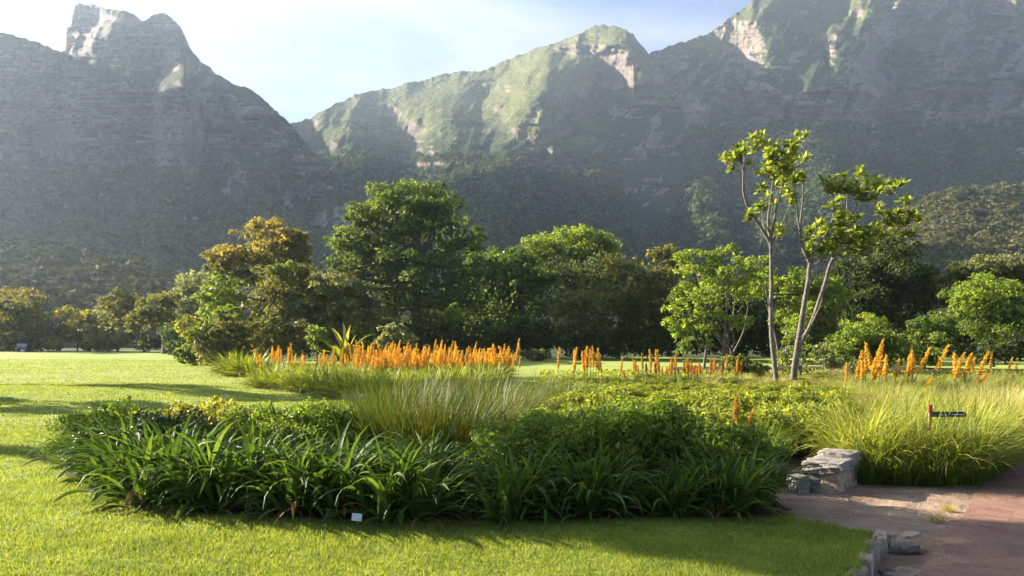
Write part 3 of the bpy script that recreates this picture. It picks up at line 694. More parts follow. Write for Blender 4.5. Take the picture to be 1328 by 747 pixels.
# ------------------------------------------------------------------ the tall bare-trunked tree
def tall_tree():
    D = 28.7
    base = gp(1018, 500); base[1] = D
    base = np.array([(1018 - W / 2) / F * D, D, zat0(base[0], D)])
    root = thing('tree', 'tall sparse tree with bare pale trunks and tufts of big yellow-green leaves', 'tree', base)
    rng = rs(4242)
    def q(px, py, dy=0.0): return wp(px, py, D + dy) * np.array([1, 1, 1]) - base
    def limb(pts, r0, r1, n=7, sides=8):
        path = curve([q(*a) for a in pts], n)
        path += np.cumsum(rng.normal(0, .006, path.shape), 0) * [1, 1, 0]
        return path, np.linspace(r0, r1, len(path)), sides
    def part(limbs):
        mb = MB()
        for l in limbs: tube(mb, *l)
        obj('trunk', mb.mesh('trunk', M['bark_pale'], True), root)
    part([limb([(1008, 503), (1003, 460), (1000, 427), (1001, 373), (999.6, 313)], .09, .06),
          limb([(999.6, 316), (988, 297), (975, 279), (966, 262), (963, 240), (964, 205), (962, 190)], .065, .02),
          limb([(999.6, 316, 0), (997, 285, .3), (1001, 250, .4), (1004, 225, .3), (1006, 200, .2)], .055, .015),
          limb([(1000, 312, 0), (1005, 280, -.3), (1012, 252, -.4), (1017, 225, -.3)], .05, .014),
          limb([(1000, 316, 0), (1008, 298, .3), (1016, 284, .5), (1026, 258, .6)], .04, .012),
          limb([(995, 305, 0), (990, 285, .4), (992, 262, .5)], .03, .01),
          limb([(964, 222), (958, 210), (945, 206)], .02, .008), limb([(964, 220), (975, 214), (984, 188)], .02, .008),
          limb([(1006, 208, .2), (1018, 196, .1), (1029, 186, 0)], .02, .008),
          limb([(999, 400), (994, 380, -.2), (989, 352, -.3)], .03, .008)])
    part([limb([(1027, 503), (1031, 462), (1036, 427), (1044, 380), (1050, 335)], .108, .07),
          limb([(1050, 340), (1041, 318), (1036, 290), (1033, 262), (1030, 240)], .06, .014),
          limb([(1050, 338), (1040, 310, .4), (1040, 280, .5), (1043, 250, .5), (1044, 226, .5)], .05, .018),
          limb([(1050, 338, 0), (1062, 316, -.2), (1074, 298, -.3), (1081, 272, -.3), (1078, 245, -.2)], .055, .015),
          limb([(1043, 268, .5), (1052, 258, .5), (1062, 247, .6)], .025, .01),
          limb([(1036, 300, 0), (1026, 290, -.3), (1014, 298, -.4)], .025, .01)])
    part([limb([(1030, 503, .3), (1036, 455, .3), (1053, 417, .3), (1066, 380, .2), (1076, 345, .1), (1080, 336, .1)], .08, .055),
          limb([(1080, 338, .1), (1090, 326, 0), (1104, 322, 0), (1120, 312, 0), (1127, 300, 0)], .05, .014),
          limb([(1079, 338, .1), (1086, 312, .4), (1096, 290, .5), (1106, 268, .5), (1112, 248, .5)], .045, .014),
          limb([(1098, 286, .5), (1098, 262, .8), (1094, 240, .8)], .025, .01),
          limb([(1118, 314, 0), (1140, 304, .3), (1150, 288, .4), (1164, 280, .4)], .03, .01),
          limb([(1110, 256, .5), (1126, 244, .6), (1148, 238, .6)], .022, .008),
          limb([(1172, 302, .4), (1174, 290, .4), (1170, 278, .4)], .02, .012),
          limb([(1050, 425, .3), (1062, 400, 0), (1066, 385, -.2), (1062, 372, -.3)], .035, .008)])
    CL = [(945, 201, 20), (962, 196, 18), (983, 181, 17), (1008, 192, 22), (1030, 184, 18), (1002, 208, 20), (1016, 224, 20), (1030, 228, 17), (995, 218, 14), (994, 259, 15), (971, 276, 13), (1004, 299, 13), (1025, 247, 16), (1012, 292, 11),
          (1072, 236, 20), (1090, 234, 20), (1113, 220, 11), (1107, 240, 17), (1122, 247, 18), (1140, 232, 16), (1156, 238, 17), (1088, 258, 13), (1150, 272, 18), (1166, 282, 20), (1178, 276, 17), (1172, 258, 11), (1176, 298, 12),
          (1075, 290, 18), (1092, 300, 22), (1110, 300, 20), (1130, 298, 20), (1098, 316, 18), (1055, 312, 16), (1072, 318, 18), (1118, 312, 15), (1058, 330, 13), (1016, 362, 10), (988, 240, 10), (1020, 212, 14), (1036, 205, 12), (1082, 312, 14), (1126, 316, 14), (1142, 300, 15), (1065, 300, 14), (1048, 296, 10), (1104, 280, 12), (1086, 276, 10)]
    for (px, py, rp) in CL:
        mb = MB(); rr = rp / F * D
        c = q(px, py + 6, rng.uniform(-.5, .5)); st = MB()
        for k in range(max(4, int((rp / 7.0) ** 2 * 1.4))):
            o = norm(rng.normal(size=3)) * rng.random() ** .5 * rr * np.array([1, 1, .8])
            n_ = 13
            L = rng.uniform(.14, .27, n_)
            strap(mb, rng, n_, .015, (.18, .32), (-.2, 1.35), (.1, .9), (.09, .135), 4, base=c + o)
            tube(mb, curve([c - [0, 0, rr * .5], c + o * .6 - [0, 0, rr * .2], c + o], 3), .011, 4, 1)
        obj('leaf_cluster', mb.mesh('leaf_cluster', [M['big_leaf'], M['bark_pale']], True), root)
def zat0(x, y): return float(lawn_z(np.array([x]), np.array([y]))[0])
M['big_leaf'] = leaf_mat('big_leaf', (.13, .205, .025), (.23, .30, .045), (.38, .39, .12), trans=.55, rough=.42, spec=.4, patch=1.0, tint=(1.6, 1.5, .7))
tall_tree()

# yellow-green cycad-like plant with broad upright leaves
cx_, cy_ = (448 - W / 2) / F * 47, 47.0
rt = thing('broad_leaved_plant', 'yellow-green plant with broad upright banana-like leaves behind the orange flowers', 'plant', (cx_, cy_, 0))
mb = MB(); rng = rs(61)
strap(mb, rng, 15, .15, (1.6, 2.6), (.8, 1.5), (.3, 1.5), (.18, .30), 8, fold=True, base=np.array([0, 0, .15]))
strap(mb, rng, 9, .15, (1.2, 2.0), (.35, .9), (.4, 1.5), (.22, .36), 8, fold=True, base=np.array([0, 0, .5]))
M['banana'] = leaf_mat('banana', (.11, .15, .02), (.20, .23, .035), (.30, .28, .06), trans=.45, rough=.45, patch=.8)
obj('leaves', mb.mesh('leaves', M['banana'], True), rt)
mb = MB(); tube(mb, [(0, 0, -.2), (0, 0, .3), (.02, 0, .75)], [.16, .14, .08], 10)
obj('stem', mb.mesh('stem', M['bark_dark'], True), rt)

# ------------------------------------------------------------------ trees just outside the frame whose shadows cross the lawn
def shade_tree(label, x, y, lobes, nleaf, h):
    root = thing('tree', label, 'tree', (x, y, 0), group='trees beside the lawn that shade it')
    rng = rs(int(abs(x) * 10)); mb = MB()
    hubs = crown(mb, rng, [(np.array(c, float), np.array(q, float)) for c, q in lobes], nleaf, .26, .15, 13, .33, .05)
    obj('crown', mb.mesh('crown', M['leaf_green']), root)
    tb = MB()
    tube(tb, curve([(0, 0, -.3), (.15, .1, h * .4), (0, 0, h * .75)], 6), np.linspace(.22, .09, 13))
    for hb in hubs[::3]:
        tube(tb, curve([(0.1, .05, h * .5), np.array(hb) * .6 + [0, 0, h * .15], hb], 4), np.linspace(.08, .02, 9), 5)
    obj('trunk', tb.mesh('trunk', M['bark_dark'], True), root)
def along(tx, ty, k):
    return tx + SUN_DIR[0] / math.cos(SUN_EL) * k, ty + SUN_DIR[1] / math.cos(SUN_EL) * k, k * math.tan(SUN_EL)
ax, ay, az_ = along(3.5, 6.7, 23.5)
shade_tree('tall tree outside the frame whose crown shades the path corner', ax, ay, [((0, 0, az_), (1.7, 1.6, 1.4)), ((-.6, -.9, az_ + 1.0), (1.0, .9, .8))], 9000, az_)
shade_tree('tall tree left of the frame that casts the long streak on the lawn', -24.5, 33.0, [((0, 0, 9.5), (2.6, 2.6, 2.6)), ((.8, .4, 5.4), (2.2, 2.2, 1.2)), ((-.5, .3, 12.0), (1.6, 1.6, 1.3))], 9000, 11)
shade_tree('round tree left of the frame that casts the middle streak on the lawn', -25, 27.0, [((0, 0, 6.5), (2.4, 2.4, 2.6)), ((0.3, .9, 3.6), (1.5, 1.5, 1.0))], 6500, 8)
shade_tree('smaller tree left of the frame that casts the lowest streak on the lawn', -22, 19.5, [((0, 0, 5.0), (1.6, 1.6, 2.0)), ((0.5, .9, 2.6), (1.0, 1.0, .7))], 4000, 6)

# ------------------------------------------------------------------ garden bed plants
M['strap'] = leaf_mat('strap', (.038, .078, .013), (.074, .13, .021), (.13, .19, .036), trans=.38, rough=.55, spec=.2, patch=2.0)
M['strap_dry'] = leaf_mat('strap_dry', (.16, .08, .03), (.26, .15, .06), trans=.25, rough=.7, patch=3)
M['herb'] = leaf_mat('herb', (.085, .145, .018), (.145, .215, .028), (.22, .28, .05), trans=.5, rough=.5, patch=2.0)
M['herb_dark'] = leaf_mat('herb_dark', (.022, .045, .010), (.045, .075, .016), trans=.3, rough=.5, patch=2.0)
M['herb_yellow'] = leaf_mat('herb_yellow', (.16, .19, .025), (.28, .28, .04), (.40, .36, .07), trans=.45, rough=.5, patch=2.0)
M['reed'] = leaf_mat('reed', (.052, .095, .013), (.095, .14, .020), (.18, .145, .035), trans=.32, rough=.5, patch=1.2)
M['gold_grass'] = leaf_mat('gold_grass', (.13, .19, .022), (.25, .29, .04), (.46, .43, .16), trans=.45, rough=.6, patch=.9)
M['straw_grass'] = leaf_mat('straw_grass', (.20, .21, .05), (.36, .33, .12), (.54, .47, .26), trans=.4, rough=.7, patch=.9)
M['green_grass'] = leaf_mat('green_grass', (.065, .125, .015), (.115, .18, .022), (.19, .24, .045), trans=.42, rough=.5, patch=1.2)
M['meadow'] = leaf_mat('meadow', (.14, .19, .02), (.23, .27, .03), (.36, .35, .08), trans=.5, rough=.55, patch=.8)
M['tussock'] = leaf_mat('tussock', (.10, .145, .015), (.18, .22, .024), (.29, .30, .05), trans=.45, rough=.5, patch=1)
M['orange'] = leaf_mat('orange', (.55, .27, .02), (.76, .46, .03), (.84, .62, .10), trans=.35, rough=.6, spec=.2, patch=2, tint=(1.15, 1.0, .8))
M['orange_dry'] = leaf_mat('orange_dry', (.48, .24, .03), (.60, .34, .04), (.40, .26, .09), trans=.35, rough=.7, spec=.2, patch=2, tint=(1.15, 1.0, .8))
M['stem'] = solid_mat('stem', [(0.3, (.10, .09, .03)), (0.7, (.20, .17, .07))], 9, .7, .2)

def zat(x, y):
    return float(lawn_z(np.array([x]), np.array([y]))[0]) if y > 8.2 or x < xedge(y) else -.1

R_ = rs(77)
LOW = ('yellow-green mounds of the wide planting', 'green tussocks among the mounds', 'straw tussocks around the twin trunks')
def scatter(name, meshes, pts, label, cat, group, sc=(.85, 1.15), tall=(.9, 1.1)):
    """separate plants, one object each, sharing a few meshes"""
    out = []
    for i, (x, y) in enumerate(pts):
        k = R_.uniform(*sc)
        lo = np.interp(y, [12, 16, 20, 28, 40], [1, .9, .66, .42, .36]) if group in LOW else 1.0
        o = obj(name, meshes[i % len(meshes)], None, (x, y, zat(x, y)), R_.uniform(0, 6.28), (k * max(lo, .75), k * max(lo, .75), k * lo * R_.uniform(*tall)))
        tag(o, label, cat, group); out.append(o)
    return out

def strap_meshes(name, k, mats, seed, dry=0.0, **kw):
    res = []
    for i in range(k):
        rng = rs(seed + i); mb = MB(); n_ = kw['n']
        a = {q: w for q, w in kw.items() if q != 'n'}
        strap(mb, rng, n_, **a)
        if a.get('w', (0,))[0] == .040:          # short outer leaves hang over the foot of the clump
            o_ = dict(a); o_['th'] = (.35, 1.05); o_['L'] = (.35, .7); o_['droop'] = (.9, 2.3)
            strap(mb, rng, 34, **o_)
        if dry:
            b_ = dict(a); b_['th'] = (.2, .9); b_['L'] = (a['L'][0] * .6, a['L'][1] * .8)
            strap(mb, rng, max(2, int(n_ * dry)), mi=1, **b_)
        res.append(mb.mesh(name, mats, True))
    return res

def herb_meshes(name, k, mat, seed, R, h, nleaf, l, w, sub=22):
    res = []
    for i in range(k):
        rng = rs(seed + i); mb = MB()
        crown(mb, rng, [(np.array([0, 0, h * .42]), np.array([R, R, h * .55]))], nleaf, l, w, sub, .34, .12)
        v = np.concatenate(mb.v); v[:, 2] = np.maximum(v[:, 2], .01); mb.v = [v]; mb.f = [np.concatenate(mb.f)]; mb.m = [np.concatenate(mb.m)]
        st = MB()
        for _ in range(14):
            a = rng.uniform(0, 6.28); q = rng.uniform(.2, .8) * R
            tube(mb, curve([(0.1 * math.cos(a), .1 * math.sin(a), 0), (q * .6 * math.cos(a), q * .6 * math.sin(a), h * .4), (q * math.cos(a), q * math.sin(a), h * rng.uniform(.6, .9))], 3), .006, 4, 1)
        res.append(mb.mesh(name, [mat, M['stem']]))
    return res

def along_line(pp, n, jx=.12, jd=.12):
    w = np.array([gp(x, y)[:2] for x, y in pp])
    s = np.concatenate([[0], np.cumsum(np.linalg.norm(np.diff(w, axis=0), axis=1))])
    q = np.linspace(0, s[-1], n)
    return [(np.interp(a, s, w[:, 0]) + R_.normal(0, jx), np.interp(a, s, w[:, 1]) + R_.normal(0, jd)) for a in q]

AG = strap_meshes('strap_leaf_clump', 5, [M['strap'], M['strap_dry']], 100, dry=.07, n=62, R=.18, L=(.5, 1.0), th=(.92, 1.56), droop=(.7, 2.9), w=(.040, .066), pw=1.7, K=8, fold=True)
AGl = strap_meshes('strap_leaf_clump', 3, [M['strap'], M['strap_dry']], 140, dry=.05, n=44, R=.14, L=(.5, .9), th=(.9, 1.52), droop=(.4, 1.5), w=(.026, .042), K=7, fold=True)
F1 = [(134, 617), (168, 638), (235, 660), (330, 671), (430, 675), (556, 674)]
F2 = [(636, 675), (700, 676), (860, 671), (960, 669), (1020, 662)]
g1 = 'strap-leaf clumps in the left front of the bed'
lab1 = 'dark green arching strap-leaf clump in the left front mass of the bed'
scatter('strap_leaf_clump', AG, [(x, y + .22) for x, y in along_line(F1, 22)], lab1, 'leaf clump', g1, (.82, 1.08))
scatter('strap_leaf_clump', AG, [(x, y + .75) for x, y in along_line(F1, 20, .2, .15)], lab1, 'leaf clump', g1, (.76, 1.0))
scatter('strap_leaf_clump', AG, [(x, y + 1.35) for x, y in along_line(F1[2:], 13, .2, .2)], lab1, 'leaf clump', g1, (.72, .92))
g2 = 'strap-leaf clumps in the right front of the bed'
lab2 = 'dark green arching strap-leaf clump in the right front row of the bed'
scatter('strap_leaf_clump', AG, [(x, y + .22) for x, y in along_line(F2[:4], 13)], lab2, 'leaf clump', g2, (.66, .88))
scatter('strap_leaf_clump', AG, [(x, y + .75) for x, y in along_line(F2[:4], 12, .2, .15)], lab2, 'leaf clump', g2, (.7, .9))
lab3 = 'upright bright green strap-leaf clump beside the stone wall end'
scatter('strap_leaf_clump', AGl, [(x, y + .2) for x, y in along_line([(925, 668), (960, 668), (976, 667)], 6)] + [(x, y + .8) for x, y in along_line([(915, 668), (955, 668), (985, 662)], 7)], lab3, 'leaf clump', 'upright strap-leaf clumps beside the stone wall', (.72, .92))

HB = herb_meshes('herb_bush', 4, M['herb'], 200, .62, .80, 5200, .055, .022)
HD = herb_meshes('herb_bush', 3, M['herb_dark'], 220, .6, .72, 4200, .06, .03)
HY = herb_meshes('herb_bush', 3, M['herb_yellow'], 240, .55, .72, 3000, .062, .034)
scatter('herb_bush', HB, [(gp(x, 648)[0] * 1.02, gp(x, 648)[1] + .25 + d) for x, d in ((690, 0), (735, .1), (790, 0), (845, .1), (900, 0), (945, .2), (715, .8), (770, .7), (825, .8), (880, .7), (660, .5))], 'soft feathery green bush behind the right front row of strap leaves', 'bush', 'soft green bushes behind the right front row', (1.12, 1.32))
scatter('herb_bush', HD, [tuple(gp(x, y)[:2]) for x, y in ((185, 622), (225, 618), (150, 615))], 'small-leaved dark bush in the left end of the bed', 'bush', 'dark small-leaved bushes at the left end of the bed', (1.0, 1.15))
scatter('herb_bush', HB, [tuple(gp(x, y)[:2]) for x, y in ((352, 612), (385, 610), (420, 612), (130, 592), (165, 590))], 'mid green soft bush on the back edge of the left bed', 'bush', 'soft green bushes at the back of the left bed', (1.05, 1.2))
scatter('herb_bush', HY, [tuple(gp(x, y)[:2]) for x, y in ((198, 598), (232, 602), (262, 600), (292, 604), (318, 604), (215, 590), (245, 592), (278, 594))], 'sunlit yellow-green leafy bush behind the left strap leaves', 'bush', 'yellow-green bushes at the back of the left bed', (1.05, 1.2))

RE = strap_meshes('reed_tussock', 4, [M['reed']], 300, n=900, R=.34, L=(.55, 1.34), th=(.65, 1.56), droop=(.05, 1.1), w=(.008, .014), K=5)
RG = strap_meshes('grass_tussock', 4, [M['green_grass']], 320, n=520, R=.28, L=(.5, 1.0), th=(.8, 1.5), droop=(.3, 1.4), w=(.008, .014), K=5)
GG = strap_meshes('grass_tussock', 4, [M['gold_grass']], 340, n=620, R=.32, L=(.45, .98), th=(.7, 1.54), droop=(.3, 2.2), w=(.009, .016), K=6)
SG = strap_meshes('grass_tussock', 3, [M['straw_grass']], 360, n=420, R=.30, L=(.5, 1.0), th=(.9, 1.54), droop=(.2, 1.2), w=(.007, .012), K=5)
TU = strap_meshes('grass_tussock', 3, [M['tussock']], 380, n=330, R=.40, L=(.4, .8), th=(.35, 1.5), droop=(.5, 2.0), w=(.022, .038), K=5)
scatter('reed_tussock', RE, [tuple(gp(x, y)[:2]) for x, y in ((505, 606), (545, 612), (590, 612), (625, 600), (490, 590), (530, 588), (570, 588), (610, 585), (645, 582), (505, 572), (550, 570), (595, 568), (635, 565), (665, 570))], 'tall olive-brown reed tussock rising behind the left strap leaves', 'tussock', 'tall reed tussocks in the middle of the bed', (.82, 1.0))
scatter('reed_tussock', RE, [tuple(gp(x, y)[:2]) for x, y in ((690, 556), (725, 552), (760, 558), (700, 540), (745, 538), (660, 545))], 'lower olive reed tussock behind the soft green bushes', 'tussock', 'lower reed tussocks behind the green bushes', (.62, .8))
scatter('grass_tussock', RG, [tuple(gp(x, y)[:2]) for x, y in ((925, 618), (955, 606), (985, 600), (1020, 592), (1050, 588), (1075, 588), (900, 585), (940, 582), (985, 580), (1030, 580), (1070, 585))], 'fine green grass tussock left of the stone wall', 'tussock', 'green grass tussocks left of the stone wall', (.66, .82))
ggp = [(4.5, 10.6), (5.1, 10.5), (5.5, 10.5), (4.45, 10.95), (5.0, 10.8), (5.55, 10.85), (5.95, 11.2), (6.35, 11.7), (6.8, 12.2)]
for rr in range(1, 6):
    ggp += [(x + R_.normal(0, .12) - .05 * rr, y + .72 * rr + R_.normal(0, .1)) for x, y in [(4.3, 10.95), (4.95, 10.85), (5.6, 11.0), (6.25, 11.6), (6.95, 12.4)]]
scatter('grass_tussock', GG, [q for q in ggp[:21] if q[0] / q[1] > .385], 'golden-green fountain grass tussock right of the stone wall', 'tussock', 'golden grass tussocks by the path', (.9, 1.1))
scatter('grass_tussock', SG, [q for q in ggp[21:] if q[0] / q[1] > .43] + [(7.6, 13.4), (8.0, 14.0), (7.4, 13.9), (8.6, 15), (8.1, 15.1), (9.2, 16), (8.6, 16.3), (9.8, 17.2), (10.6, 18.5)], 'pale straw grass tussock on the path side of the bed', 'tussock', 'straw grass tussocks along the path', (.85, 1.1))

eg = [(4.35, 10.42), (4.75, 10.36), (5.15, 10.34), (5.5, 10.4), (5.85, 10.75), (6.2, 11.2), (6.55, 11.65), (6.95, 12.15), (7.35, 12.65), (7.75, 13.2), (8.15, 13.8), (8.6, 14.4), (9.1, 15.1), (9.6, 15.8)]
for i_, (x_, y_) in enumerate(eg):
    k_ = R_.uniform(.62, .78)
    tag(obj('grass_tussock', (RG if i_ < 9 else SG)[i_ % 3], None, (x_, y_, -.12), R_.uniform(0, 6), (k_ * 1.15, k_ * 1.15, k_)), 'low green tussock drooping over the earth edge of the bed', 'tussock', 'low tussocks along the bed edge by the path')

# the wide sunlit planting behind
def region(n, box, dmin=.5, ok=None):
    out = []
    tries = 0
    while len(out) < n and tries < n * 60:
        tries += 1
        px, py = R_.uniform(box[0], box[2]), R_.uniform(box[1], box[3])
        if ok is not None and not ok(px, py): continue
        x, y, _ = gp(px, py)
        if all((x - a) ** 2 + ((y - b) * .6) ** 2 > dmin ** 2 for a, b in out): out.append((x, y))
    return out
ME = herb_meshes('meadow_mound', 5, M['meadow'], 400, .8, .72, 3800, .09, .045)
okm = lambda px, py: py > 500 - (px - 660) * .04 and not (px < 700 and py < 512)
scatter('meadow_mound', ME, region(150, (690, 492, 1110, 592), .6, okm), 'low sunlit yellow-green leafy mound in the wide planting behind the reeds', 'mound', 'yellow-green mounds of the wide planting', (.65, 1.0))
scatter('meadow_mound', ME, region(24, (770, 545, 1060, 592), .75), 'taller leafy yellow-green mound right behind the soft green bushes', 'mound', 'taller mounds behind the soft green bushes', (.8, 1.05))
scatter('grass_tussock', RG, region(12, (740, 515, 1080, 580), .7), 'green grass tussock among the yellow-green mounds', 'tussock', 'green tussocks among the mounds', (.55, .8))
scatter('grass_tussock', SG, region(26, (900, 492, 1110, 508), .6), 'straw grass tussock around the feet of the twin bare trunks', 'tussock', 'straw tussocks around the twin trunks', (.8, 1.2))
scatter('grass_tussock', GG, region(44, (1085, 500, 1322, 540), .7, lambda px, py: px < 664 + 1100 * (pedge(CAMZ * F / (py - HOR)) - .8) / (CAMZ * F / (py - HOR))), 'golden grass tussock behind the green name sign', 'tussock', 'golden tussocks behind the name sign', (.5, .72))
scatter('grass_tussock', SG, region(34, (1085, 493, 1325, 520), .7), 'pale straw tussock below the leaning orange spikes', 'tussock', 'straw tussocks below the leaning orange spikes', (.45, .62))

# middle bed with its rounded tussocks
scatter('grass_tussock', TU, [tuple(gp(x, y)[:2]) for x, y in ((345, 501), (365, 502), (385, 504), (406, 506), (428, 509), (448, 512), (466, 515))], 'rounded sunlit green tussock on the lawn side of the middle bed', 'tussock', 'rounded tussocks edging the middle bed', (1.15, 1.35))
scatter('grass_tussock', TU, [tuple(gp(x, y)[:2]) for x, y in ((490, 514), (512, 513), (535, 511), (558, 510), (582, 508), (604, 506), (626, 502), (350, 494), (375, 495), (400, 496), (425, 498), (450, 500), (475, 503), (500, 502), (530, 500), (560, 499), (590, 497), (620, 494))], 'green tussock inside the middle bed below the orange spikes', 'tussock', 'tussocks inside the middle bed', (1.15, 1.45))
scatter('grass_tussock', TU, [tuple(gp(x, y)[:2]) for x, y in ((455, 513), (545, 509), (602, 502), (636, 497), (520, 506), (575, 504))], 'bushy tussock in the middle row of the middle bed', 'tussock', 'bushy tussocks in the middle row of the middle bed', (1.2, 1.4))
scatter('grass_tussock', TU, [tuple(gp(x, y)[:2]) for x, y in ((316, 486), (325, 487), (310, 485))], 'spiky green tussock at the lawn edge left of the orange spikes', 'tussock', 'spiky tussocks left of the orange spikes', (1.6, 1.9))

# orange flower spikes
def spike_meshes(k, mat, seed, h=1.35, fr=.5):
    res = []
    for i in range(k):
        rng = rs(seed + i); mb = MB(); hh = h * rng.uniform(.85, 1.15)
        lean = rng.normal(0, .09, 2)
        cpt = lambda s: np.stack([lean[0] * s ** 2 * hh, lean[1] * s ** 2 * hh, s * hh], -1)
        s = np.linspace(0, 1, 9); tube(mb, cpt(s), np.linspace(.012, .004, 9), 5, 1)
        nf = 360; s = 1 - fr * rng.random(nf) ** .8
        q = (1 - s) / fr
        rad = (.010 + .042 * rng.uniform(.7, 1.25) * np.sin(np.clip(q * 1.15, 0, 1) * math.pi * .62)) * rng.random(nf) ** .45
        a = rng.uniform(0, 6.28, nf)
        d = np.stack([np.cos(a), np.sin(a), 0 * a + .6], -1)
        c = cpt(s) + np.stack([np.cos(a) * rad, np.sin(a) * rad, 0 * a], -1)
        leaves(mb, rng, c + rng.normal(0, .012, c.shape), norm(d + rng.normal(0, .7, d.shape)), .046, .028)
        res.append(mb.mesh('flower_spike', [mat, M['stem']]))
    return res
SP = spike_meshes(5, M['orange'], 500)
SPd = spike_meshes(3, M['orange_dry'], 520, 1.2, .42)
FL = strap_meshes('leaves', 4, [M['green_grass']], 540, n=36, R=.16, L=(.5, .95), th=(.95, 1.5), droop=(.3, 1.3), w=(.03, .06), K=6)

gE_ = 'leaning orange-spiked plants near the path'
def flower_plant(x, y, ns, label, group, hs=1.0, lean=0.0, meshes=SP, leaf_s=1.0, wide=.22, laz=0.0):
    root = thing('flowering_plant', label, 'flowering plant', (x, y, zat(x, y)), group=group)
    obj('leaves', FL[R_.integers(4)], root, (0, 0, 0), R_.uniform(0, 6.28), leaf_s)
    for j in range(ns):
        o = obj('flower_spike', meshes[R_.integers(len(meshes))], root, (R_.normal(0, wide), R_.normal(0, wide), 0), 0, hs * R_.uniform(.72, 1.15))
        if group == gE_: o.scale = (o.scale[0] * 1.22, o.scale[1] * 1.22, o.scale[2])
        t_ = lean + R_.normal(0, .09)
        o.rotation_euler = (R_.normal(0, .05), t_, R_.normal(laz, .2))
    return root
gA = 'orange-spiked plants massed in the middle bed'
for px in np.linspace(470, 652, 34):
    for py in (489, 495):
        x, y, _ = gp(px + R_.normal(0, 3), py + R_.normal(0, 1.5))
        flower_plant(x, y, int(R_.integers(3, 10)), 'plant of dense orange flower spikes in the massed row of the middle bed', gA, R_.uniform(.62, .96) + .06 * (py < 490), .12, wide=.34)
gB = 'sparser orange-spiked plants at the left of the middle bed'
for px in (345, 352, 366, 378, 388, 398, 406, 414, 424, 430, 436, 444, 450, 455):
    x, y, _ = gp(px + R_.normal(0, 2), 492 + R_.normal(0, 2))
    flower_plant(x, y, 3, 'plant of orange flower spikes in the sparser left row of the middle bed', gB, R_.uniform(.75, .98), .0, wide=.3)
gC = 'orange-spiked plants in front of the dark trees'
for px, py, ns, hs in ((722, 504, 1, 1.1), (736, 500, 2, 1.28), (745, 499, 3, 1.12), (755, 499, 2, 1.1), (765, 498, 1, 1.15), (774, 500, 3, 1.2), (784, 500, 2, 1.1), (805, 500, 1, 1.05), (818, 501, 1, .95), (848, 499, 2, 1.2), (855, 499, 1, 1.2)):
    x, y, _ = gp(px, py)
    flower_plant(x, y, ns, 'plant of tall orange flower spikes standing clear before the dark trees', gC, hs * .9, .08, wide=.16, leaf_s=.55)
gD = 'rust-orange plants left of the twin trunks'
for px, py in ((866, 500), (876, 501), (886, 500), (896, 501), (905, 500), (858, 503), (940, 503), (950, 502), (832, 503)):
    x, y, _ = gp(px, py)
    flower_plant(x, y, 5, 'low rusty orange flowering plant left of the twin bare trunks', gD, .78, .0, SPd, wide=.35, leaf_s=.6)
gE = 'leaning orange-spiked plants near the path'
for px, py, ns, hs, ln in ((1104, 512, 2, .95, .05), (1114, 510, 3, 1.1, .15), (1126, 509, 3, 1.08, .2), (1136, 508, 3, 1.15, .15), (1146, 508, 2, 1.35, .1), (1155, 509, 1, 1.2, .08), (1180, 510, 3, 1.22, .22), (1190, 509, 1, 1.3, .25), (1200, 514, 1, .95, .6), (1227, 509, 2, 1.2, .12), (1238, 512, 1, 1.0, .05),
                          (1245, 510, 2, 1.2, .45), (1262, 512, 1, 1.2, .6), (1252, 500, 1, 1.15, .05), (1258, 499, 2, 1.15, .2), (1266, 499, 2, 1.18, .2), (1315, 500, 1, .9, .2), (1324, 500, 1, .9, .1), (1330, 540, 1, .8, .1)):
    x, y, _ = gp(px, py)
    flower_plant(x, y, ns, 'plant of thick orange flower spikes leaning right near the path', gE, hs * .86, ln * 1.25, wide=.16, leaf_s=.6)
x, y, _ = gp(952, 590); flower_plant(x, y, 2, 'thin rusty flower spikes rising from the green grass left of the wall', 'rusty flower spikes in the green grass', .78, .25, SPd, wide=.1, leaf_s=.5)

# ------------------------------------------------------------------ ground cover and lawn blades
def inpoly(x, y, poly):
    c = np.zeros(len(x), bool); px, py = zip(*poly); j = len(poly) - 1
    for i in range(len(poly)):
        k = ((py[i] > y) != (py[j] > y)) & (x < (px[j] - px[i]) * (y - py[i]) / (py[j] - py[i] + 1e-12) + px[i])
        c ^= k; j = i
    return c

rng = rs(900); mb = MB()
nn = 46000
px, py = rng.uniform(640, 1328, nn), rng.uniform(482, 590, nn)
d = CAMZ * F / (py - HOR); x = (px - W / 2) / F * d
k = (x < pedge(d) - .3) & ((px > 700) | (py > 515)) & (d > 10.6); x, d = x[k], d[k]
c = np.stack([x, d, lawn_z(x, d) + rng.uniform(.02, .22, len(x)) * np.clip(18 / d, .4, 1)], -1)
leaves(mb, rng, c, norm(rng.normal(size=c.shape) + [0, 0, .8]), .09 + .0026 * d, .04 + .0012 * d)
kind(obj('ground_cover', mb.mesh('ground_cover', M['meadow'])), 'stuff')
rng = rs(901); mb = MB()
nn = 9000
px, py = rng.uniform(330, 660, nn), rng.uniform(486, 518, nn)
d = CAMZ * F / (py - HOR); x = (px - W / 2) / F * d
k = inpoly(x, d, P((335, 500), (400, 508), (470, 517), (560, 513), (645, 500), (655, 484), (335, 484))); x, d = x[k], d[k]
c = np.stack([x, d, lawn_z(x, d) + rng.uniform(.02, .25, len(x))], -1)
leaves(mb, rng, c, norm(rng.normal(size=c.shape) + [0, 0, .8]), .16, .07)
kind(obj('ground_cover', mb.mesh('ground_cover', M['tussock'])), 'stuff')

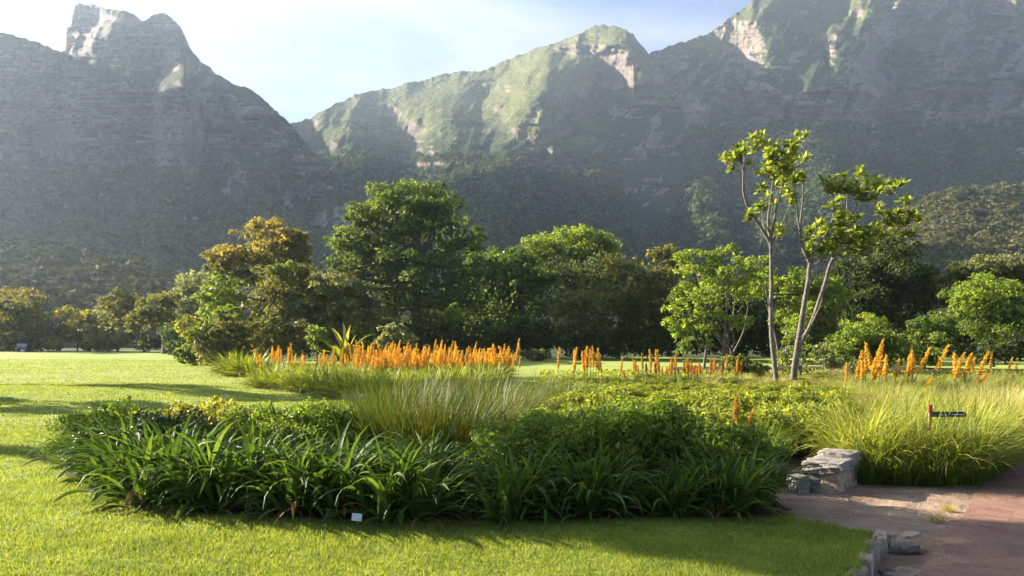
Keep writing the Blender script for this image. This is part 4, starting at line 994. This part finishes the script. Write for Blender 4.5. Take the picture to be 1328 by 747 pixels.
M['blade'] = leaf_mat('blade', (.11, .175, .020), (.19, .245, .034), (.32, .32, .085), trans=.5, rough=.6, spec=.25, patch=1.6, pamp=((.68, .74, .72), (1.3, 1.22, 1.08)))
bedpoly = front + [(2.6, 8.6), (2.85, 9.9), (3.4, 10.25), (5.3, 10.42), (9, 20), (-.9, 20), (-2.2, 15.5), (-3.5, 12.8), (-5.2, 11.6)]
rng = rs(902); mb = MB()
for (d0, d1, dens, hh, ww) in ((5.2, 7.2, 5200, .034, .0035), (7.2, 10, 2600, .036, .0045), (10, 16, 900, .04, .007), (16, 30, 300, .034, .012), (30, 60, 50, .035, .025)):
    n_ = int(dens * (d1 - d0) * (d0 + d1) * .5 * 1.25)
    d = np.sqrt(rng.uniform(d0 ** 2, d1 ** 2, n_)); x = d * rng.uniform(-.63, .63, n_)
    k = (x < xedge(d) + .02) & ~inpoly(x, d, bedpoly) & ~((d > 20) & (x > 0)); x, d = x[k], d[k]
    cl_ = .55 + .9 * fbm(x * 2.2, d * 2.2, 3, 2)
    N = len(x); hh_ = hh * rng.uniform(.5, 1.35, N) * cl_
    a = rng.uniform(0, 6.28, N); tilt = rng.normal(0, .55, (N, 2))
    z0 = lawn_z(x, d)
    b0 = np.stack([x, d, z0], -1)
    sd_ = np.stack([np.cos(a), np.sin(a), 0 * a], -1) * ww
    tp = b0 + np.stack([tilt[:, 0] * hh_, tilt[:, 1] * hh_, hh_], -1)
    mb.add(np.stack([b0 - sd_, b0 + sd_, tp], 1).reshape(-1, 3), np.arange(N * 3).reshape(N, 3))
kind(obj('grass', mb.mesh('grass', M['blade'])), 'stuff')

# ------------------------------------------------------------------ stones
def stone_mat(name, a, b, c):
    m, n, l, out = newmat(name)
    pos = n.new("ShaderNodeNewGeometry").outputs["Position"]
    o1 = nnoise(n, l, 7, 8, .65, pos); o2 = nnoise(n, l, 45, 6, .65, pos)
    col = ramp(n, l, o1, [(0.32, a), (0.5, b), (0.68, c)])
    col = mixc(n, l, 1.0, col, ramp(n, l, o2, [(.3, (.6, .6, .62)), (.68, (1.3, 1.28, 1.25))]), 'MULTIPLY')
    p = n.new("ShaderNodeBsdfPrincipled"); p.inputs["Roughness"].default_value = .9; p.inputs["Specular IOR Level"].default_value = .2
    l.new(col, p.inputs["Base Color"])
    b_ = n.new("ShaderNodeBump"); b_.inputs["Distance"].default_value = .012
    l.new(nmath(n, l, 'ADD', o2, o1), b_.inputs["Height"]); l.new(b_.outputs[0], p.inputs["Normal"]); l.new(p.outputs[0], out.inputs[0])
    return m
M['stone'] = stone_mat('stone', (.24, .175, .12), (.40, .305, .22), (.52, .43, .34))
M['stone_cap'] = stone_mat('stone_cap', (.18, .16, .14), (.29, .26, .225), (.38, .345, .30))
M['stone_grey'] = stone_mat('stone_grey', (.12, .115, .095), (.21, .20, .165), (.30, .28, .235))
M['stone_dark'] = stone_mat('stone_dark', (.10, .085, .065), (.20, .165, .13), (.30, .25, .20))
M['mortar'] = solid_mat('mortar', [(0.3, (.08, .07, .055)), (0.7, (.15, .13, .10))], 20, .95, .1, .01, 60)

def rock(size, seed, rough=.09, round_=.20, n=17):
    """a hewn stone: a box with worn corners and an uneven skin, origin at its underside"""
    g = np.linspace(-1, 1, n); a, b = np.meshgrid(g, g, indexing='ij'); o = np.ones_like(a)
    mb = MB()
    for f, fl in ((np.stack([a, b, o], -1), False), (np.stack([a, b, -o], -1), True), (np.stack([a, o, b], -1), True), (np.stack([a, -o, b], -1), False), (np.stack([o, a, b], -1), False), (np.stack([-o, a, b], -1), True)):
        p = f / np.maximum(1e-6, np.linalg.norm(f, axis=-1, keepdims=True)) * 1.25 * round_ + f * (1 - round_)
        x, y, z = p[..., 0], p[..., 1], p[..., 2]
        d = (fbm(x * 1.4 + z * .7 + seed * 3.1, y * 1.4 - z * .9 + seed, 4, seed % 7) - .5) * 2 * rough
        d2 = (fbm(x * 3 + seed, z * 3 + y * 2 + seed, 3, seed % 5) - .5) * rough
        p = p * (1 + d + d2)[..., None]
        grid(mb, p * np.array(size) * .5 + [0, 0, size[2] * .5], flip=fl)
    return mb

def box_(mb, c, s_):
    c, s_ = np.array(c), np.array(s_) / 2
    mb.add([c + s_ * [i, j, k] for i in (-1, 1) for j in (-1, 1) for k in (-1, 1)], [[0, 1, 3, 2], [4, 6, 7, 5], [0, 4, 5, 1], [2, 3, 7, 6], [0, 2, 6, 4], [1, 5, 7, 3]])
wo_ = np.array([3.70, 9.62, -.14]); wang = math.atan2(.81, .584)
wl_root = thing('stone_wall', 'short end of a rough stacked stone wall beside the earth clearing', 'stone wall', wo_, wang)
def wstone(nm, size, loc, mat, seed, rough=.07, rz=0.0):
    return obj(nm, rock(size, seed, rough).mesh(nm, M[mat], True), wl_root, loc, rz)
# local x runs along the wall away from the camera, local y across its thickness
k = 40
for row, (z, h) in enumerate(((-.02, .13), (.105, .16))):
    x_ = .0
    for ln in ((.30, .26, .34, .34) if row == 0 else (.22, .20, .17, .19, .24, .24)):
        k += 1
        wstone('course_stone', (ln - .006, .20, h + .0), (x_ + ln / 2, .10, z), 'stone' if k % 4 else 'stone_grey', k, rz=0)
        wstone('course_stone', (ln - .006, .17, h + .0), (x_ + ln / 2, .265, z), 'stone_grey', k + 50)
        x_ += ln
mb = MB(); box_(mb, (.62, .185, .13), (1.20, .30, .26)); obj('core', mb.mesh('core', M['mortar']), wl_root)
wstone('cap_stone', (.56, .44, .13), (.25, .185, .255), 'stone_cap', 3, .2)
wstone('cap_stone', (.40, .42, .17), (.72, .19, .265), 'stone_cap', 8, .22)
wstone('cap_stone', (.38, .40, .14), (1.09, .19, .265), 'stone_cap', 12, .2)
tag(obj('stone', rock((.16, .2, .24), 77, .14).mesh('stone', M['stone_grey'], True), None, (3.30, 9.78, -.15), .4), 'small grey boulder leaning at the left foot of the stone wall', 'stone')

kd = 4.6; i = 0
while kd < 7.25:
    ln = R_.uniform(.17, .27)
    x_ = float(xedge(kd + ln / 2)); slope_ = float(xedge(kd + ln) - xedge(kd)) / ln
    o = obj('kerb_stone', rock((ln * 1.08, R_.uniform(.09, .13), R_.uniform(.25, .29)), 200 + i, .11).mesh('kerb_stone', M['stone' if i % 3 else 'stone_dark'], True), None, (x_ + .01, kd + ln / 2, -.275 + R_.uniform(-.02, .02)), math.atan2(1, slope_) + R_.normal(0, .12))
    tag(o, 'rough upright stone in the kerb along the lawn border', 'kerb stone', 'kerb stones along the lawn border')
    kd += ln; i += 1
for j, (x_, y_, sx_, sy_, sz_, mt) in enumerate(((3.22, 7.30, .14, .12, .17, 'stone'), (3.02, 7.50, .26, .12, .16, 'stone'), (2.80, 7.66, .2, .11, .15, 'stone_grey'))):
    tag(obj('kerb_stone', rock((sx_, sy_, sz_), 240 + j, .12).mesh('kerb_stone', M[mt], True), None, (x_, y_, -.17), -.8 + j * .1), 'low worn kerb stone where the lawn meets the earth clearing', 'kerb stone', 'low kerb stones at the earth clearing')
for j, (px, py, a, b_, c_) in enumerate(((1166, 722, .30, .16, .06), (1172, 744, .34, .2, .07), (1152, 742, .2, .14, .07), (1180, 706, .24, .12, .05), (1196, 700, .12, .08, .04), (1190, 722, .12, .08, .04))):
    x_, y_, _ = gp(px, py, -.2)
    tag(obj('gutter_stone', rock((a, b_, c_), 260 + j, .13).mesh('gutter_stone', M['stone_dark' if j % 2 == 0 else 'stone'], True), None, (x_, y_, -.255 if y_ < 6.9 else -.15), R_.uniform(0, 3)), 'flat stone lying in the gutter between kerb and brick path', 'stone', 'flat stones in the gutter')

# stones at the tip of the middle bed
for j, (px, py) in enumerate(((443, 514), (455, 517), (467, 519), (476, 518))):
    x_, y_, _ = gp(px, py)
    tag(obj('stone', rock((.42, .3, .2), 300 + j, .14).mesh('stone', M['stone_cap'], True), None, (x_, y_, zat(x_, y_) - .05), j * .8), 'pale edging stone at the front tip of the middle bed', 'stone', 'pale edging stones of the middle bed')

# ------------------------------------------------------------------ signs and stalks
def box(mb, c, s, mi=0):
    c, s = np.array(c), np.array(s) / 2
    v = [c + s * [i, j, k] for i in (-1, 1) for j in (-1, 1) for k in (-1, 1)]
    mb.add(v, [[0, 1, 3, 2], [4, 6, 7, 5], [0, 4, 5, 1], [2, 3, 7, 6], [0, 2, 6, 4], [1, 5, 7, 3]], mi)

def flat_mat(name, c, rough=.5):
    return solid_mat(name, [(0.3, tuple(x * .85 for x in c)), (0.7, tuple(min(1, x * 1.1) for x in c))], 40, rough, .4)
M['sign_green'] = flat_mat('sign_green', (.025, .055, .03)); M['sign_black'] = flat_mat('sign_black', (.012, .016, .014)); M['sign_white'] = flat_mat('sign_white', (.62, .66, .66))
M['post_red'] = flat_mat('post_red', (.30, .06, .035)); M['post_wood'] = flat_mat('post_wood', (.30, .22, .07), .8)
SD = 10.5
sx_ = (1206 - W / 2) / F * SD; sz_ = CAMZ + (HOR - 537) / F * SD; zb = zat(sx_, SD)
sg = thing('name_sign', 'small dark green name sign on a red-capped post in the golden grass', 'sign', (sx_, SD, zb), -.03)
mb = MB(); tube(mb, [(0, 0, -.2), (0, 0, sz_ - zb + .02)], .021, 10); obj('post', mb.mesh('post', M['post_wood']), sg)
mb = MB(); tube(mb, [(0, 0, sz_ - zb + .02), (0, 0, sz_ - zb + .115), (0, 0, sz_ - zb + .12)], [.03, .03, .003], 12); obj('post_cap', mb.mesh('post_cap', M['post_red']), sg)
mb = MB(); hz = .033; L_ = .43
arc = [(L_ - hz + hz * math.cos(a), hz * math.sin(a)) for a in np.linspace(-math.pi / 2, math.pi / 2, 12)]
pr = [(.015, -hz)] + arc + [(.015, hz)]
f_ = [(x, -.028, z) for x, z in pr]; b_ = [(x, -.016, z) for x, z in pr]; nP = len(pr)
mb.add(f_ + b_, [list(range(nP))]); mb.add(f_ + b_, [list(range(2 * nP - 1, nP - 1, -1))]); mb.add(f_ + b_, [[(i + 1) % nP, i, i + nP, (i + 1) % nP + nP] for i in range(nP)])
bd = obj('board', mb.mesh('board', M['sign_green']), sg, (0, 0, sz_ - zb))
mb = MB(); box(mb, (.315, -.031, 0), (.17, .004, .040)); pn = obj('name_plate', mb.mesh('name_plate', M['sign_black']), bd)
mb = MB()
rng = rs(8)
x_ = .245
while x_ < .385:
    w_ = rng.uniform(.006, .013); box(mb, (x_ + w_ / 2, -.035, rng.uniform(-.001, .001)), (w_, .002, rng.uniform(.009, .013))); x_ += w_ + .003
obj('lettering', mb.mesh('lettering', M['sign_white']), pn)
mb = MB()
for x_ in (.13, .145, .17, .185): box(mb, (x_, -.030, -.004), (.005, .003, .022))
obj('lettering', mb.mesh('lettering', M['sign_white']), bd)

x_, y_, _ = gp(467, 680)
lb = thing('plant_label', 'small white plant label on a stake in front of the dark strap leaves', 'label', (x_, y_ - .16, zat(x_, y_)), .1)
mb = MB(); tube(mb, [(0, .01, -.08), (0, .01, .07)], .004, 6); obj('stake', mb.mesh('stake', M['stone_grey']), lb)
mb = MB(); box(mb, (0, 0, 0), (.088, .004, .066)); o = obj('plate', mb.mesh('plate', M['sign_white']), lb, (0, 0, .085)); o.rotation_euler = (-.35, .12, 0)

for (px, top, d_) in ((168, 516, 10.6), (279, 527, 10.6), (318, 534, 10.5)):
    x_ = (px - W / 2) / F * d_; zt = CAMZ + (HOR - top) / F * d_; z_ = zat(x_, d_); rng = rs(px)
    st = thing('flower_stalk', {168: 'tallest thin seed stalk standing above the left end of the bed', 279: 'thin seed stalk rising from the yellow-green bushes', 318: 'shortest thin seed stalk right of the yellow-green bushes'}[px], 'seed stalk', (x_, d_, z_))
    mb = MB(); tube(mb, curve([(0, 0, 0), (.02, 0, (zt - z_) * .5), (.0, 0, zt - z_)], 5), .0055, 6); obj('stem', mb.mesh('stem', M['stem'], True), st)
    mb = MB(); d = norm(rng.normal(size=(40, 3)) + [0, 0, .5]); leaves(mb, rng, d * .035 * rng.random((40, 1)) ** .3 + [0, 0, zt - z_], d, .022, .012)
    obj('seed_head', mb.mesh('seed_head', M['herb_dark']), st)

# loose grit and dry bits on the earth clearing
rng = rs(950); mb = MB()
N = 2600
y_ = rng.uniform(5, 10.4, N); x_ = rng.uniform(2.2, 6, N)
k = (x_ > xedge(y_) + .05) & (x_ < pedge(y_) + .15); x_, y_ = x_[k], y_[k]; N = len(x_)
gut = np.clip((7.5 - y_) / .7, 0, 1); u_ = np.clip((x_ - xedge(y_)) / np.maximum(pedge(y_) - xedge(y_), .1), 0, 1)
z_ = -.115 - .13 * gut * np.sin(u_ * math.pi) ** .6 + (fbm(x_ * 2.5, y_ * 2.5, 4, 3) - .5) * .05
sz = rng.uniform(.004, .016, N)[:, None, None] * (1 + 1.5 * (rng.random(N) > .96))[:, None, None]
octa = np.array([[1, 0, 0], [-1, 0, 0], [0, 1, 0], [0, -1, 0], [0, 0, .7], [0, 0, -.7]])
v = np.stack([x_, y_, z_], -1)[:, None, :] + octa[None] * sz * rng.uniform(.6, 1.4, (N, 6, 1))
f = np.array([[0, 2, 4], [2, 1, 4], [1, 3, 4], [3, 0, 4], [2, 0, 5], [1, 2, 5], [3, 1, 5], [0, 3, 5]])
mb.add(v.reshape(-1, 3), (np.arange(N)[:, None, None] * 6 + f[None]).reshape(-1, 3))
kind(obj('gravel', mb.mesh('gravel', M['stone'])), 'stuff')

# dry and green tufts at the path edge
for j, (px, py) in enumerate(((1214, 678), (1230, 664))):
    x_, y_, _ = gp(px, py, -.12)
    tag(obj('grass_tussock', SG[j % 3], None, (x_, y_, -.14), j, .16), 'tiny dry tuft in the crack beside the brick path', 'tuft', 'tiny dry tufts beside the brick path')

# far bench under the dome tree
bx_ = gp(27, 452); bn = thing('bench', 'tiny pale blue bench in the shade under the dark olive dome tree', 'bench', ((27 - W / 2) / F * 88, 88, .0), .1)
M['bench_blue'] = flat_mat('bench_blue', (.30, .36, .52))
mb = MB(); box(mb, (0, 0, .43), (1.0, .4, .05)); obj('seat', mb.mesh('seat', M['bench_blue']), bn)
mb = MB(); box(mb, (0, .2, .68), (1.0, .05, .34)); obj('backrest', mb.mesh('backrest', M['bench_blue']), bn)
for x_ in (-.42, .42):
    mb = MB(); box(mb, (x_, 0, .18), (.06, .36, .45)); obj('leg', mb.mesh('leg', M['bench_blue']), bn)
